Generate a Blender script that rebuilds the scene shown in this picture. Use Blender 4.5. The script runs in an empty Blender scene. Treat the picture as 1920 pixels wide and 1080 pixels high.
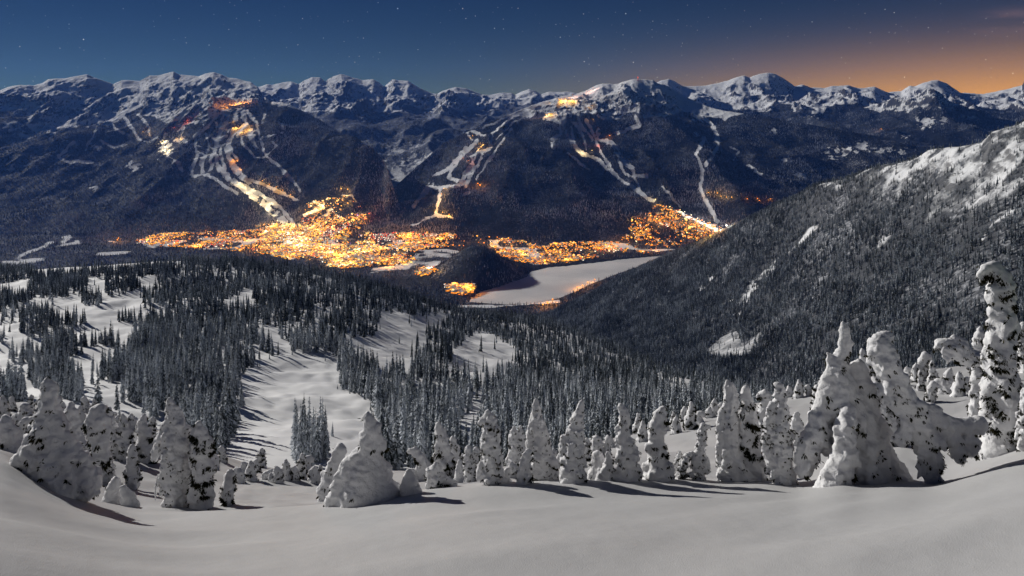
import bpy, bmesh, math, random
import numpy as np
from mathutils import Vector, Matrix

# ---------------------------------------------------------------- camera, light, exposure
S = bpy.context.scene
C = S.collection
rad = math.radians
F = 1500.0            # focal length in pixels of the 1920 px wide photograph
HY = 230.0            # the horizon's row in the photograph
CX = 960.0

cam_d = bpy.data.cameras.new('camera')
cam = bpy.data.objects.new('camera', cam_d)
C.objects.link(cam)
cam_d.sensor_width = 36.0
cam_d.lens = 36.0 * F / 1920.0
cam_d.shift_y = -(540.0 - HY) / 1920.0
cam_d.clip_start = 0.2
cam_d.clip_end = 120000.0
cam.location = (0, 0, 0)
cam.rotation_euler = (rad(90), 0, 0)
S.camera = cam

MOON_AZ = 52.0        # degrees to the left of the view
MOON_EL = 23.0
sun_d = bpy.data.lights.new('moon', 'SUN')
sun_d.energy = 4.0
sun_d.angle = rad(0.5)
sun_d.color = (1.0, 0.965, 0.905)
sun = bpy.data.objects.new('moon', sun_d)
C.objects.link(sun)
_d = Vector((-math.sin(rad(MOON_AZ)) * math.cos(rad(MOON_EL)),
             math.cos(rad(MOON_AZ)) * math.cos(rad(MOON_EL)), math.sin(rad(MOON_EL))))
sun.rotation_euler = _d.to_track_quat('Z', 'Y').to_euler()
sun.location = _d * 100

S.view_settings.view_transform = 'Standard'
S.view_settings.look = 'None'
S.view_settings.gamma = 1.0
S.view_settings.use_curve_mapping = False
S.view_settings.exposure = 0.0
S.render.engine = 'CYCLES'
S.cycles.max_bounces = 5
S.cycles.diffuse_bounces = 3
S.cycles.glossy_bounces = 2
S.cycles.transmission_bounces = 2
S.cycles.transparent_max_bounces = 4
S.cycles.use_denoising = True
S.cycles.sample_clamp_indirect = 4.0
S.cycles.caustics_reflective = False
S.cycles.caustics_refractive = False


class N:
    """small helper to write node trees"""
    def __init__(self, tree):
        self.t = tree

    def __call__(self, kind, ins=None, **props):
        n = self.t.nodes.new(kind)
        for k, v in props.items():
            setattr(n, k, v)
        for k, v in (ins or {}).items():
            sock = n.inputs[k]
            if isinstance(v, bpy.types.NodeSocket):
                self.t.links.new(v, sock)
            else:
                sock.default_value = v
        return n

    def math(self, op, a, b=0.0, c=None):
        ins = {0: a, 1: b}
        if c is not None:
            ins[2] = c
        return self('ShaderNodeMath', ins, operation=op).outputs[0]

    def vmath(self, op, a, b=(0, 0, 0)):
        n = self('ShaderNodeVectorMath', {0: a, 1: b}, operation=op)
        return n.outputs['Value'] if op in ('DOT_PRODUCT', 'LENGTH') else n.outputs['Vector']

    def mix(self, f, a, b, blend='MIX'):
        n = self('ShaderNodeMix', {0: f, 6: a, 7: b}, data_type='RGBA', blend_type=blend)
        return n.outputs[2]

    def step(self, v, lo, hi):
        n = self('ShaderNodeMapRange', {0: v, 1: lo, 2: hi, 3: 0.0, 4: 1.0}, interpolation_type='SMOOTHSTEP')
        return n.outputs[0]


# ---------------------------------------------------------------- night sky
W = bpy.data.worlds.new('World')
S.world = W
W.use_nodes = True
W.node_tree.nodes.clear()
w = N(W.node_tree)
tc = w('ShaderNodeTexCoord').outputs['Generated']
sep = w('ShaderNodeSeparateXYZ', {0: tc})
el = w.math('MAXIMUM', sep.outputs['Z'], 0.0)
# moonlit air: the sky texture lit from the moon's direction, very dim
sky = w('ShaderNodeTexSky', sky_type='NISHITA', sun_disc=False, sun_elevation=rad(MOON_EL), sun_rotation=rad(-MOON_AZ),
        altitude=1700.0, air_density=0.8, dust_density=0.0, ozone_density=5.0)
air = w.mix(1.0, sky.outputs[0], (0.0025, 0.0064, 0.0108, 1), 'MULTIPLY')
# low air glow along the whole horizon, teal
band = w.math('POWER', 2.718, w.math('MULTIPLY', el, -18.6))
teal = w.mix(1.0, w('ShaderNodeCombineColor', {0: band, 1: band, 2: band}).outputs[0], (0.108, 0.145, 0.012, 1), 'MULTIPLY')
# light of a distant city beyond the right-hand horizon
flat = w.vmath('NORMALIZE', w.vmath('MULTIPLY', tc, (1, 1, 0)))
GA = rad(38)
ca = w.vmath('DOT_PRODUCT', flat, (math.sin(GA), math.cos(GA), 0))
ang = w.math('ARCCOSINE', w.math('MINIMUM', ca, 1.0))
gz = w.math('POWER', 2.718, w.math('MULTIPLY', w.math('MULTIPLY', ang, ang), -6.5))
e2 = w.math('MULTIPLY', el, 16.5)
ge = w.math('POWER', 2.718, w.math('MULTIPLY', w.math('MULTIPLY', e2, e2), -1.0))
g1 = w.math('MULTIPLY', gz, ge)
ge2 = w.math('MULTIPLY', gz, w.math('POWER', 2.718, w.math('MULTIPLY', el, -5.0)))
# a thin wisp of cloud high on the right
wd = Vector(((1895 - CX) / F, 1.0, (HY - 40) / F)).normalized()
cn = w('ShaderNodeTexNoise', {'Vector': w.vmath('MULTIPLY', w.vmath('ADD', tc, (0, 0, 0)), (14, 14, 60)), 'Scale': 1.0, 'Detail': 5.0}).outputs[0]
cd = w.vmath('LENGTH', w.vmath('MULTIPLY', w.vmath('SUBTRACT', tc, tuple(wd)), (1.0, 1.0, 2.6)))
cm = w.math('MULTIPLY', w.step(cd, 0.052, 0.0), w.step(cn, 0.36, 0.72))
cloud = w.mix(1.0, w('ShaderNodeCombineColor', {0: cm, 1: cm, 2: cm}).outputs[0], (0.13, 0.065, 0.05, 1), 'MULTIPLY')
# stars
def star_layer(scale, r, bright, seed):
    v = w('ShaderNodeTexVoronoi', {'Vector': w.vmath('ADD', tc, (seed, seed * 2, seed * 3)), 'Scale': scale}, feature='F1')
    core = w.step(v.outputs['Distance'], r, r * 0.35)
    rc = w('ShaderNodeSeparateColor', {0: v.outputs['Color']})
    b = w.math('MULTIPLY', w.math('POWER', rc.outputs[0], 3.0), bright)
    return w.math('MULTIPLY', core, b), rc.outputs[1]
s1, h1 = star_layer(100.0, 0.074, 1.15, 0.37)
s2, h2 = star_layer(170.0, 0.118, 0.6, 1.91)
st = w.math('ADD', s1, s2)
star_col = w.mix(1.0, w('ShaderNodeCombineColor', {0: st, 1: st, 2: st}).outputs[0],
                 w.mix(h1, (0.75, 0.88, 1.0, 1), (1.0, 0.9, 0.78, 1)), 'MULTIPLY')
tot = w.mix(1.0, air, teal, 'ADD')
tot = w.mix(w.math('MULTIPLY', ge2, 0.28), tot, (0.075, 0.068, 0.12, 1))
tot = w.mix(g1, tot, (1.26, 0.53, 0.05, 1))
for extra in (cloud, star_col):
    tot = w.mix(1.0, tot, extra, 'ADD')
bg = w('ShaderNodeBackground', {'Color': tot, 'Strength': 1.0})
out = w('ShaderNodeOutputWorld', {0: bg.outputs[0]})
# ---------------------------------------------------------------- noise
def _hash(ix, iy, seed):
    h = (ix.astype(np.int64) * 374761393 + iy.astype(np.int64) * 668265263 + seed * 1442695041) & 0xffffffff
    h = ((h ^ (h >> 13)) * 1274126177) & 0xffffffff
    h = ((h ^ (h >> 16)) * 2246822519) & 0xffffffff
    return ((h ^ (h >> 15)) & 0xffffff) / float(0xffffff)

def vnoise(x, y, seed=0):
    x = np.asarray(x, float); y = np.asarray(y, float)
    ix = np.floor(x); iy = np.floor(y)
    fx = x - ix; fy = y - iy
    fx = fx * fx * fx * (fx * (fx * 6 - 15) + 10); fy = fy * fy * fy * (fy * (fy * 6 - 15) + 10)
    a = _hash(ix, iy, seed); b = _hash(ix + 1, iy, seed)
    c = _hash(ix, iy + 1, seed); d = _hash(ix + 1, iy + 1, seed)
    return (a * (1 - fx) + b * fx) * (1 - fy) + (c * (1 - fx) + d * fx) * fy * 1.0

def fbm(x, y, seed=0, octv=4, gain=0.5):
    s = 0; a = 1.0; t = 0
    for o in range(octv):
        s = s + a * (vnoise(x * 2 ** o + 17.3 * o, y * 2 ** o - 9.1 * o, seed + o) * 2 - 1)
        t += a; a *= gain
    return s / t

def ridged(x, y, seed=0, octv=5, gain=0.52, pw=2.0):
    s = 0; a = 1.0; t = 0; prev = 1.0
    for o in range(octv):
        n = 1 - np.abs(vnoise(x * 2 ** o + 5.7 * o, y * 2 ** o + 3.3 * o, seed + o) * 2 - 1)
        n = n ** pw
        s = s + a * n * prev
        prev = np.clip(n * 1.6, 0, 1)
        t += a; a *= gain
    return s / t

def sstep(v, lo, hi):
    t = np.clip((v - lo) / (hi - lo), 0, 1)
    return t * t * (3 - 2 * t)

def pchip(xk, yk, x):
    """monotone cubic through knots; yk may have trailing axes"""
    xk = np.asarray(xk, float); yk = np.asarray(yk, float)
    h = np.diff(xk)
    sh = (-1,) + (1,) * (yk.ndim - 1)
    d = np.diff(yk, axis=0) / h.reshape(sh)
    m = np.zeros_like(yk)
    p = d[:-1] * d[1:]
    m[1:-1] = np.where(p > 0, 2 * p / np.where(np.abs(d[:-1] + d[1:]) < 1e-12, 1, d[:-1] + d[1:]), 0)
    m[0] = d[0]; m[-1] = d[-1]
    x = np.clip(np.asarray(x, float), xk[0], xk[-1])
    i = np.clip(np.searchsorted(xk, x) - 1, 0, len(h) - 1)
    t = ((x - xk[i]) / h[i]).reshape(sh); hh = h[i].reshape(sh)
    return (yk[i] * (2 * t ** 3 - 3 * t ** 2 + 1) + m[i] * hh * (t ** 3 - 2 * t ** 2 + t)
            + yk[i + 1] * (-2 * t ** 3 + 3 * t ** 2) + m[i + 1] * hh * (t ** 3 - t ** 2))

def seg_dist(px, py, pts):
    """distance of pixels to a polyline, in pixels"""
    best = np.full(np.shape(px), 1e9)
    for (x0, y0), (x1, y1) in zip(pts[:-1], pts[1:]):
        dx, dy = x1 - x0, y1 - y0
        t = np.clip(((px - x0) * dx + (py - y0) * dy) / (dx * dx + dy * dy + 1e-9), 0, 1)
        best = np.minimum(best, np.hypot(px - x0 - t * dx, py - y0 - t * dy))
    return best

def in_poly(px, py, poly):
    r = np.zeros(np.shape(px), bool)
    n = len(poly)
    for i in range(n):
        x0, y0 = poly[i]; x1, y1 = poly[(i + 1) % n]
        if y0 == y1:
            continue
        c = ((y0 > py) != (y1 > py)) & (px < (x1 - x0) * (py - y0) / (y1 - y0) + x0)
        r ^= c
    return r

def to_world(px, py, Y):
    return (px - CX) / F * Y, Y, -(py - HY) / F * Y

def to_px(X, Y, Z):
    return CX + F * X / Y, HY - F * Z / Y


# ---------------------------------------------------------------- mesh from grid
def link(name, me, parent=None):
    o = bpy.data.objects.new(name, me)
    C.objects.link(o)
    if parent is not None:
        o.parent = parent
    return o

def mesh_np(name, co, faces, mat=None, smooth=False, attrs=None, mats=None, fmat=None):
    """co (n,3); faces (m,k) array of one size"""
    me = bpy.data.meshes.new(name)
    co = np.asarray(co, np.float32); faces = np.asarray(faces, np.int32)
    me.vertices.add(len(co)); me.vertices.foreach_set('co', co.ravel())
    m, k = faces.shape
    me.loops.add(m * k); me.loops.foreach_set('vertex_index', faces.ravel())
    me.polygons.add(m)
    me.polygons.foreach_set('loop_start', np.arange(0, m * k, k, dtype=np.int32))
    me.polygons.foreach_set('loop_total', np.full(m, k, np.int32))
    me.polygons.foreach_set('use_smooth', np.full(m, smooth, bool))
    for mm in (mats or ([mat] if mat else [])):
        me.materials.append(mm)
    if fmat is not None:
        me.polygons.foreach_set('material_index', np.asarray(fmat, np.int32))
    for an, av in (attrs or {}).items():
        av = np.asarray(av, np.float32)
        if av.ndim == 1:
            at = me.attributes.new(an, 'FLOAT', 'POINT'); at.data.foreach_set('value', av)
        else:
            at = me.attributes.new(an, 'FLOAT_COLOR', 'POINT')
            at.data.foreach_set('color', np.c_[av, np.ones(len(av))].astype(np.float32).ravel())
    me.update(calc_edges=True)
    return me

def grid_faces(nr, nc):
    i = np.arange(nr * nc).reshape(nr, nc)
    return np.stack([i[:-1, :-1], i[:-1, 1:], i[1:, 1:], i[1:, :-1]], -1).reshape(-1, 4)

class Sheet:
    """A piece of terrain: rows run away from the viewer, columns fan out along directions.
    cols = [(px, [(Y, py), ...])], every column with the same number of knots."""
    def __init__(self, cols, ncol, rows, px0, px1, crest=None, crest_k=None, spur=0.5, sharp=0.0):
        cols = sorted(cols)
        pxs = np.array([c[0] for c in cols], float)
        kn = np.array([c[1] for c in cols], float)            # (ncols, K, 2)
        self.px = np.linspace(px0, px1, ncol)
        fine = pchip(pxs, kn, np.clip(self.px, pxs[0], pxs[-1]))
        if crest is not None:
            cp = np.interp(self.px, [c[0] for c in crest], [c[1] for c in crest])
            dev = cp - fine[:, crest_k, 1]
            fine[:, crest_k:, 1] += dev[:, None]
            sm = dev
            for q, wgt in ((1, spur), (2, spur * 0.35)):
                sm = np.convolve(np.pad(sm, 6, 'edge'), np.ones(13) / 13, 'valid')
                fine[:, crest_k - q, 1] += sm * wgt
        K = fine.shape[1]
        k = np.concatenate([np.linspace(i, i + 1, rows[i], endpoint=False) for i in range(K - 1)] + [[K - 1]])
        g = pchip(np.arange(K), np.swapaxes(fine, 0, 1), k)     # (nrows, ncol, 2)
        if sharp:
            i = np.clip(np.floor(k).astype(int), 0, K - 2); t = (k - i)[:, None, None]
            fs = np.swapaxes(fine, 0, 1)
            g = g * (1 - sharp) + (fs[i] * (1 - t) + fs[i + 1] * t) * sharp
        self.k = k
        self.Y = g[..., 0]; py = g[..., 1]
        self.X = (self.px[None, :] - CX) / F * self.Y
        self.Z = -(py - HY) / F * self.Y
        self.K = k[:, None] + 0 * self.Y
        self.fix()

    def fix(self):
        self.PX = CX + F * self.X / self.Y
        self.PY = HY - F * self.Z / self.Y

    def build(self, name, mat, attrs=None):
        co = np.stack([self.X, self.Y, self.Z], -1).reshape(-1, 3)
        self.faces = grid_faces(*self.X.shape)
        me = mesh_np(name, co, self.faces, mat, True, {a: v.reshape(-1) if v.ndim == 2 else v.reshape(-1, 3) for a, v in (attrs or {}).items()})
        o = link(name, me)
        o['kind'] = 'structure'
        self.obj = o
        return o

    def scatter(self, n, weight, rng):
        """n random points on the surface, weight (rows, cols) per vertex multiplies area"""
        X, Y, Z = self.X, self.Y, self.Z
        ax = X[:-1, 1:] - X[:-1, :-1]; ay = Y[1:, :-1] - Y[:-1, :-1]
        a = np.abs(ax * ay)
        wq = a * 0.25 * (weight[:-1, :-1] + weight[1:, :-1] + weight[:-1, 1:] + weight[1:, 1:])
        p = wq.ravel(); tot = p.sum()
        if tot <= 0:
            return np.zeros((0, 3)), np.zeros((0,))
        idx = np.searchsorted(np.cumsum(p) / tot, rng.random(n))
        idx = np.clip(idx, 0, len(p) - 1)
        r, c = np.divmod(idx, X.shape[1] - 1)
        u = rng.random(n); v = rng.random(n)
        def b(A):
            return (A[r, c] * (1 - u) + A[r, c + 1] * u) * (1 - v) + (A[r + 1, c] * (1 - u) + A[r + 1, c + 1] * u) * v
        return np.stack([b(X), b(Y), b(Z)], -1), b(weight)

    def z_at(self, X, Y):
        """height at world X, Y (nearest column, interpolated along the row)"""
        px = CX + F * X / Y
        c = (px - self.px[0]) / (self.px[1] - self.px[0])
        c0 = int(np.clip(math.floor(c), 0, len(self.px) - 2)); t = c - c0
        za = np.interp(Y, self.Y[:, c0], self.Z[:, c0]); zb = np.interp(Y, self.Y[:, c0 + 1], self.Z[:, c0 + 1])
        return float(za * (1 - t) + zb * t)


# ---------------------------------------------------------------- materials
def new_mat(name):
    m = bpy.data.materials.new(name)
    m.use_nodes = True
    m.node_tree.nodes.clear()
    return m, N(m.node_tree)

def finish(m, n, col, rough=0.8, spec=0.2, normal=None, emit=None, estr=0.0, sub=0.0):
    ins = {'Base Color': col, 'Roughness': rough, 'Specular IOR Level': spec}
    if normal is not None:
        ins['Normal'] = normal
    if emit is not None:
        ins['Emission Color'] = emit
        ins['Emission Strength'] = estr
    b = n('ShaderNodeBsdfPrincipled', ins)
    n('ShaderNodeOutputMaterial', {0: b.outputs[0]})
    return m

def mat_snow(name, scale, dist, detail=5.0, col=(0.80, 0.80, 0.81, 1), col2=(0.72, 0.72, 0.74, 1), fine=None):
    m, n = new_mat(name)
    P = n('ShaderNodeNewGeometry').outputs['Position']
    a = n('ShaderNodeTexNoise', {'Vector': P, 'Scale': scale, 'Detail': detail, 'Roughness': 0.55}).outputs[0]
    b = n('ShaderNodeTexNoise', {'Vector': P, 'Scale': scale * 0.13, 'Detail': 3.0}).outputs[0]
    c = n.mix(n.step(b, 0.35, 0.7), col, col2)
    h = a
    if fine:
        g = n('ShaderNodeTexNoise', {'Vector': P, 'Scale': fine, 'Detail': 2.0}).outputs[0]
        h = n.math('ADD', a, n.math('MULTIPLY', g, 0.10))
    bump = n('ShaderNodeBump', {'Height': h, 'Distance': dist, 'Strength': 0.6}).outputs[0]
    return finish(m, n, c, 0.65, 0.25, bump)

def mat_mountain(name, forest=(0.010, 0.013, 0.016, 1), frost=(0.19, 0.20, 0.235, 1), rock_amt=1.0, gs=0.05, frost_lo=0.50, steep=(0.80, 0.66), bumpd=14.0, sm=(0.38, 0.62)):
    """attribute 'snow' 0..1: open snow or forest floor; bare rock where it is steep"""
    m, n = new_mat(name)
    geo = n('ShaderNodeNewGeometry')
    P = geo.outputs['Position']
    att = n('ShaderNodeAttribute', attribute_name='snow').outputs['Fac']
    n1 = n('ShaderNodeTexNoise', {'Vector': P, 'Scale': gs, 'Detail': 4.0, 'Roughness': 0.7}).outputs[0]
    n2 = n('ShaderNodeTexNoise', {'Vector': P, 'Scale': gs * 0.07, 'Detail': 5.0, 'Roughness': 0.6}).outputs[0]
    n3 = n('ShaderNodeTexNoise', {'Vector': P, 'Scale': 0.006, 'Detail': 8.0, 'Roughness': 0.66}).outputs[0]
    f = n.math('ADD', n.math('MULTIPLY', n1, 0.55), n.math('MULTIPLY', n2, 0.45))
    fcol = n.mix(n.step(f, frost_lo, frost_lo + 0.14), forest, frost)
    nz = n('ShaderNodeSeparateXYZ', {0: geo.outputs['True Normal']}).outputs[2]
    steepf = n.step(n.math('ADD', nz, n.math('MULTIPLY', n.math('SUBTRACT', n3, 0.5), 0.62)), steep[0], steep[1])
    scol = n.mix(n.math('MULTIPLY', steepf, rock_amt), (0.78, 0.79, 0.81, 1), (0.055, 0.055, 0.06, 1))
    sm = n.step(n.math('ADD', att, n.math('MULTIPLY', n.math('SUBTRACT', n1, 0.5), 0.5)), sm[0], sm[1])
    c = n.mix(sm, fcol, scol)
    bump = n('ShaderNodeBump', {'Height': n.math('ADD', n.math('MULTIPLY', n3, 2.0), n1), 'Distance': bumpd, 'Strength': 0.7}).outputs[0]
    return finish(m, n, c, 0.85, 0.1, bump)

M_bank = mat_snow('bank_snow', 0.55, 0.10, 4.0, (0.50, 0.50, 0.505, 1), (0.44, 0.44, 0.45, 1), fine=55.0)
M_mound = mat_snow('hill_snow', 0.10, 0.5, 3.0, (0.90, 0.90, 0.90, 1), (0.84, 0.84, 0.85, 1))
M_far = mat_mountain('mountain_ground')
M_side = mat_mountain('mountainside_ground', forest=(0.085, 0.09, 0.10, 1), frost=(0.40, 0.41, 0.44, 1), gs=0.09, rock_amt=0.8, steep=(0.60, 0.46), bumpd=5.0, sm=(0.22, 0.92))
M_vale_mist = mat_mountain('side_valley_ground', forest=(0.045, 0.05, 0.062, 1), frost=(0.30, 0.32, 0.38, 1), frost_lo=0.46)  # forest floor paled and blued: valley mist painted into the ground colour
M_floor = mat_mountain('valley_ground', rock_amt=0.0)
M_lake = mat_snow('lake_snow', 0.02, 0.8, 6.0, (0.78, 0.77, 0.75, 1), (0.58, 0.58, 0.58, 1))

rng = np.random.default_rng(7)
# ================================================================ THE SETTING
# ---- near snow slope: a bank in front of the camera, a shelf of drifts behind its crest
cA = np.array([(-600, 815), (-150, 832), (0, 847), (60, 882), (120, 915), (180, 938), (250, 955), (330, 956), (420, 952), (500, 948), (600, 945),
               (700, 934), (800, 921), (900, 912), (1000, 907), (1100, 906), (1300, 904), (1440, 906), (1500, 911), (1545, 898), (1580, 893), (1620, 903),
               (1690, 897), (1740, 902), (1780, 893), (1830, 872), (1880, 852), (1920, 836), (2100, 800), (2500, 760)], float)
cB = np.array([(-600, 745), (0, 752), (100, 760), (250, 790), (300, 808), (400, 850), (480, 876), (620, 886), (800, 884), (960, 874), (1050, 850), (1150, 822),
               (1250, 800), (1350, 775), (1450, 750), (1560, 725), (1650, 704), (1750, 692), (1850, 684), (1920, 676), (2500, 640)], float)
rowsY = np.array([1.5, 4, 8, 12, 16, 20, 23, 27, 33, 42, 60, 85, 108, 135, 200])
fx = np.linspace(-600, 2500, 311)
def smooth_line(a, n):
    v = np.interp(fx, a[:, 0], a[:, 1])
    k = np.hanning(n + 2); k /= k.sum()
    return np.convolve(np.pad(v, n // 2 + 1, 'edge'), k, 'valid')[:len(fx)]
a_sharp, a_soft, b_line = smooth_line(cA, 7), smooth_line(cA, 81), smooth_line(cB, 9)
cols = []
for i, px in enumerate(fx):
    a, a2, b = a_sharp[i], a_soft[i], b_line[i]
    kn = []
    for Y in rowsY:
        if Y <= 20:
            t = Y / 20.0
            ae = a2 + (a - a2) * float(sstep(t, 0.55, 1.0))
            zA = -(ae - HY) / F * 20.0
            z = -2.0 + (zA + 2.0) * t + 0.35 * t * (1 - t)
            kn.append((Y, HY - F * z / Y))
        else:
            d = {23: 3.0, 27: 13.0, 33: 9.0}.get(int(Y))
            if d is not None:
                kn.append((Y, max(a + d, b + 4)))
            elif Y <= 108:
                s = {42: 0.03, 60: 0.33, 85: 0.74, 108: 1.0}[int(Y)]
                kn.append((Y, (max(a, b + 6)) * (1 - s) + b * s))
            else:
                kn.append((Y, b + (70 if Y < 150 else 260)))
    cols.append((px, kn))
near = Sheet(cols, 500, [4, 8, 12, 14, 14, 12, 10, 12, 14, 14, 16, 14, 12, 10], -600, 2500)
amp = np.interp(near.Y, [1.5, 8, 20, 30, 60, 110, 200], [0.0, 0.05, 0.10, 0.25, 0.55, 0.4, 2.0])
near.Z += amp * fbm(near.X / 6.0 + 3, near.Y / 4.0, 11, 3)
near.Z += np.interp(near.Y, [25, 35, 100, 120], [0, 0.12, 0.16, 0.0]) * fbm(near.X / 1.7, near.Y / 1.3, 12, 3)
foot = sstep(near.Y, 4, 9) * sstep(near.Y, 25, 20)
rx = near.X * 0.92 + near.Y * 0.38; ry = near.Y * 0.92 - near.X * 0.38
near.Z += foot * (0.27 * fbm(rx / 10.0 + 5, ry / 3.6, 15, 2) + 0.035 * fbm(rx / 2.6, ry / 0.8 + 3, 16, 3) + 0.007 * fbm(rx / 0.7, ry / 0.22, 17, 2))
near.fix()
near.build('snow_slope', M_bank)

# ---- meadow hillside with clumps of conifers, falling to a wooded bowl on the right
mc = [
    (-900, [(140, 960), (230, 860), (330, 775), (480, 690), (700, 605), (950, 545), (1250, 505), (1550, 540), (2300, 800)]),
    (0, [(140, 960), (230, 860), (330, 775), (480, 690), (700, 602), (950, 542), (1250, 506), (1550, 540), (2300, 800)]),
    (200, [(140, 960), (230, 860), (330, 775), (480, 690), (700, 602), (950, 540), (1280, 496), (1580, 530), (2300, 800)]),
    (300, [(140, 960), (230, 860), (330, 775), (480, 690), (700, 605), (950, 542), (1290, 492), (1580, 530), (2300, 800)]),
    (450, [(140, 960), (230, 862), (330, 780), (480, 695), (700, 610), (950, 548), (1300, 496), (1600, 535), (2300, 800)]),
    (560, [(140, 960), (230, 865), (330, 785), (480, 705), (700, 622), (950, 558), (1300, 510), (1600, 550), (2300, 800)]),
    (640, [(140, 960), (230, 868), (330, 790), (480, 712), (700, 634), (950, 573), (1300, 525), (1600, 565), (2300, 800)]),
    (750, [(140, 960), (230, 875), (330, 803), (490, 725), (730, 652), (1000, 594), (1350, 551), (1650, 590), (2350, 800)]),
    (850, [(150, 960), (230, 882), (335, 816), (500, 738), (760, 672), (1060, 622), (1420, 585), (1700, 620), (2400, 800)]),
    (1000, [(150, 960), (230, 890), (340, 825), (520, 752), (800, 692), (1150, 638), (1500, 602), (1800, 640), (2400, 800)]),
    (1150, [(150, 960), (230, 880), (340, 825), (500, 768), (720, 718), (1000, 680), (1250, 655), (1500, 690), (2000, 830)]),
    (1300, [(150, 960), (230, 860), (320, 815), (450, 777), (600, 750), (800, 727), (950, 714), (1150, 750), (1600, 870)]),
    (1500, [(150, 950), (230, 840), (300, 805), (400, 780), (520, 767), (620, 757), (720, 752), (900, 790), (1300, 890)]),
    (1920, [(150, 950), (230, 800), (300, 780), (400, 772), (520, 767), (620, 764), (720, 762), (900, 800), (1300, 890)]),
    (2600, [(150, 950), (230, 800), (300, 780), (400, 772), (520, 767), (620, 764), (720, 762), (900, 800), (1300, 890)]),
]
mead = Sheet(mc, 540, [12, 36, 48, 56, 56, 46, 36, 8], -500, 2300)
wk = np.interp(mead.K, [0, 1, 2, 5, 6, 8], [0.3, 0.5, 1, 1, 0.45, 0.6])
mead.Z += wk * (7.5 * fbm(mead.X / 95.0, mead.Y / 120.0, 21, 3) + 2.7 * fbm(mead.X / 26.0 + 8, mead.Y / 30.0, 25, 3))
hum = fbm(mead.X / 13.0, mead.Y / 17.0, 31, 2)
mead.Z += wk * 1.0 * np.abs(hum)
mead.fix()
mead.build('snowy_hillside', M_mound)

# ---- wooded mountainside on the right
dc = [
    (900, [(2700, 700), (2850, 680), (3000, 660), (3150, 640), (3300, 625), (3500, 612), (3900, 640), (4600, 720)]),
    (1030, [(2600, 690), (2800, 668), (3000, 645), (3180, 622), (3340, 603), (3500, 589), (3900, 625), (4600, 720)]),
    (1100, [(2250, 700), (2500, 672), (2750, 640), (3000, 607), (3250, 577), (3450, 556), (3850, 600), (4600, 700)]),
    (1200, [(1800, 735), (2100, 695), (2450, 645), (2750, 594), (3050, 543), (3300, 504), (3700, 560), (4400, 680)]),
    (1300, [(1500, 775), (1800, 725), (2150, 660), (2500, 590), (2850, 518), (3100, 464), (3500, 520), (4200, 660)]),
    (1400, [(1300, 800), (1600, 740), (1950, 660), (2280, 570), (2600, 478), (2850, 414), (3250, 480), (4000, 640)]),
    (1480, [(1180, 815), (1450, 750), (1780, 655), (2100, 548), (2420, 444), (2650, 374), (3050, 440), (3800, 620)]),
    (1580, [(1080, 820), (1320, 750), (1600, 645), (1900, 525), (2180, 412), (2400, 339), (2800, 410), (3600, 600)]),
    (1650, [(1030, 820), (1250, 745), (1520, 635), (1780, 510), (2050, 392), (2250, 314), (2650, 390), (3500, 590)]),
    (1750, [(980, 815), (1180, 740), (1420, 625), (1650, 490), (1880, 364), (2050, 284), (2450, 370), (3300, 580)]),
    (1850, [(950, 810), (1120, 735), (1320, 618), (1520, 475), (1720, 338), (1880, 254), (2280, 350), (3100, 570)]),
    (1920, [(930, 800), (1090, 725), (1280, 605), (1470, 458), (1650, 317), (1800, 230), (2200, 330), (3000, 560)]),
    (2500, [(800, 800), (900, 700), (1050, 540), (1220, 370), (1380, 210), (1500, 110), (1900, 200), (2700, 460)]),
]
d_crest = [(900, 612), (1030, 589), (1060, 574), (1100, 556), (1150, 528), (1200, 504), (1250, 482), (1300, 462), (1350, 440), (1400, 414), (1440, 392), (1462, 379),
           (1480, 374), (1500, 366), (1520, 350), (1545, 342), (1580, 336), (1600, 330), (1625, 318), (1650, 312), (1690, 304), (1722, 294), (1740, 284), (1760, 279),
           (1800, 275), (1840, 266), (1860, 246), (1880, 241), (1900, 236), (1920, 226), (2000, 200), (2500, 110)]
side = Sheet(dc, 520, [30, 50, 55, 60, 60, 16, 10], 900, 2480, d_crest, 5, 0.25)
wk = np.interp(side.K, [0, 1, 2, 4, 5, 7], [0.6, 1, 1, 0.8, 0.10, 0.5])
hi = sstep(side.PY, 470, 260) * sstep(side.PX, 1350, 1600)
# gullies run down to the left
gx = (side.X * 0.8 + side.Y * 0.6); gy = (-side.X * 0.6 + side.Y * 0.8)
side.Z += wk * (26 * (ridged(gx / 900.0, gy / 330.0, 41, 3) - 0.4) + 6 * fbm(side.X / 90.0, side.Y / 90.0, 43, 3))
side.Z += (wk + 0.12) * hi * (44 * (ridged(side.X / 190.0, side.Y / 250.0, 45, 5) - 0.4) + 15 * (ridged(side.X / 55.0, side.Y / 75.0, 46, 4) - 0.4))
side.fix()
sn = 0.10 + 0 * side.X
nz = fbm(side.X / 60.0, side.Y / 70.0, 47, 4)
nz2 = fbm(side.X / 220.0, side.Y / 260.0, 48, 3)
sn = sn + 0.95 * sstep(side.PY + 75 * nz + 60 * nz2 - (side.PX - 1700) * 0.18, 425, 275) * sstep(side.PX, 1440, 1560)
sn = np.maximum(sn, sstep(side.PY + 40 * nz, 372, 345) * sstep(side.PX, 1480, 1510) * sstep(side.PX, 1600, 1570) * 0.6)
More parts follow.
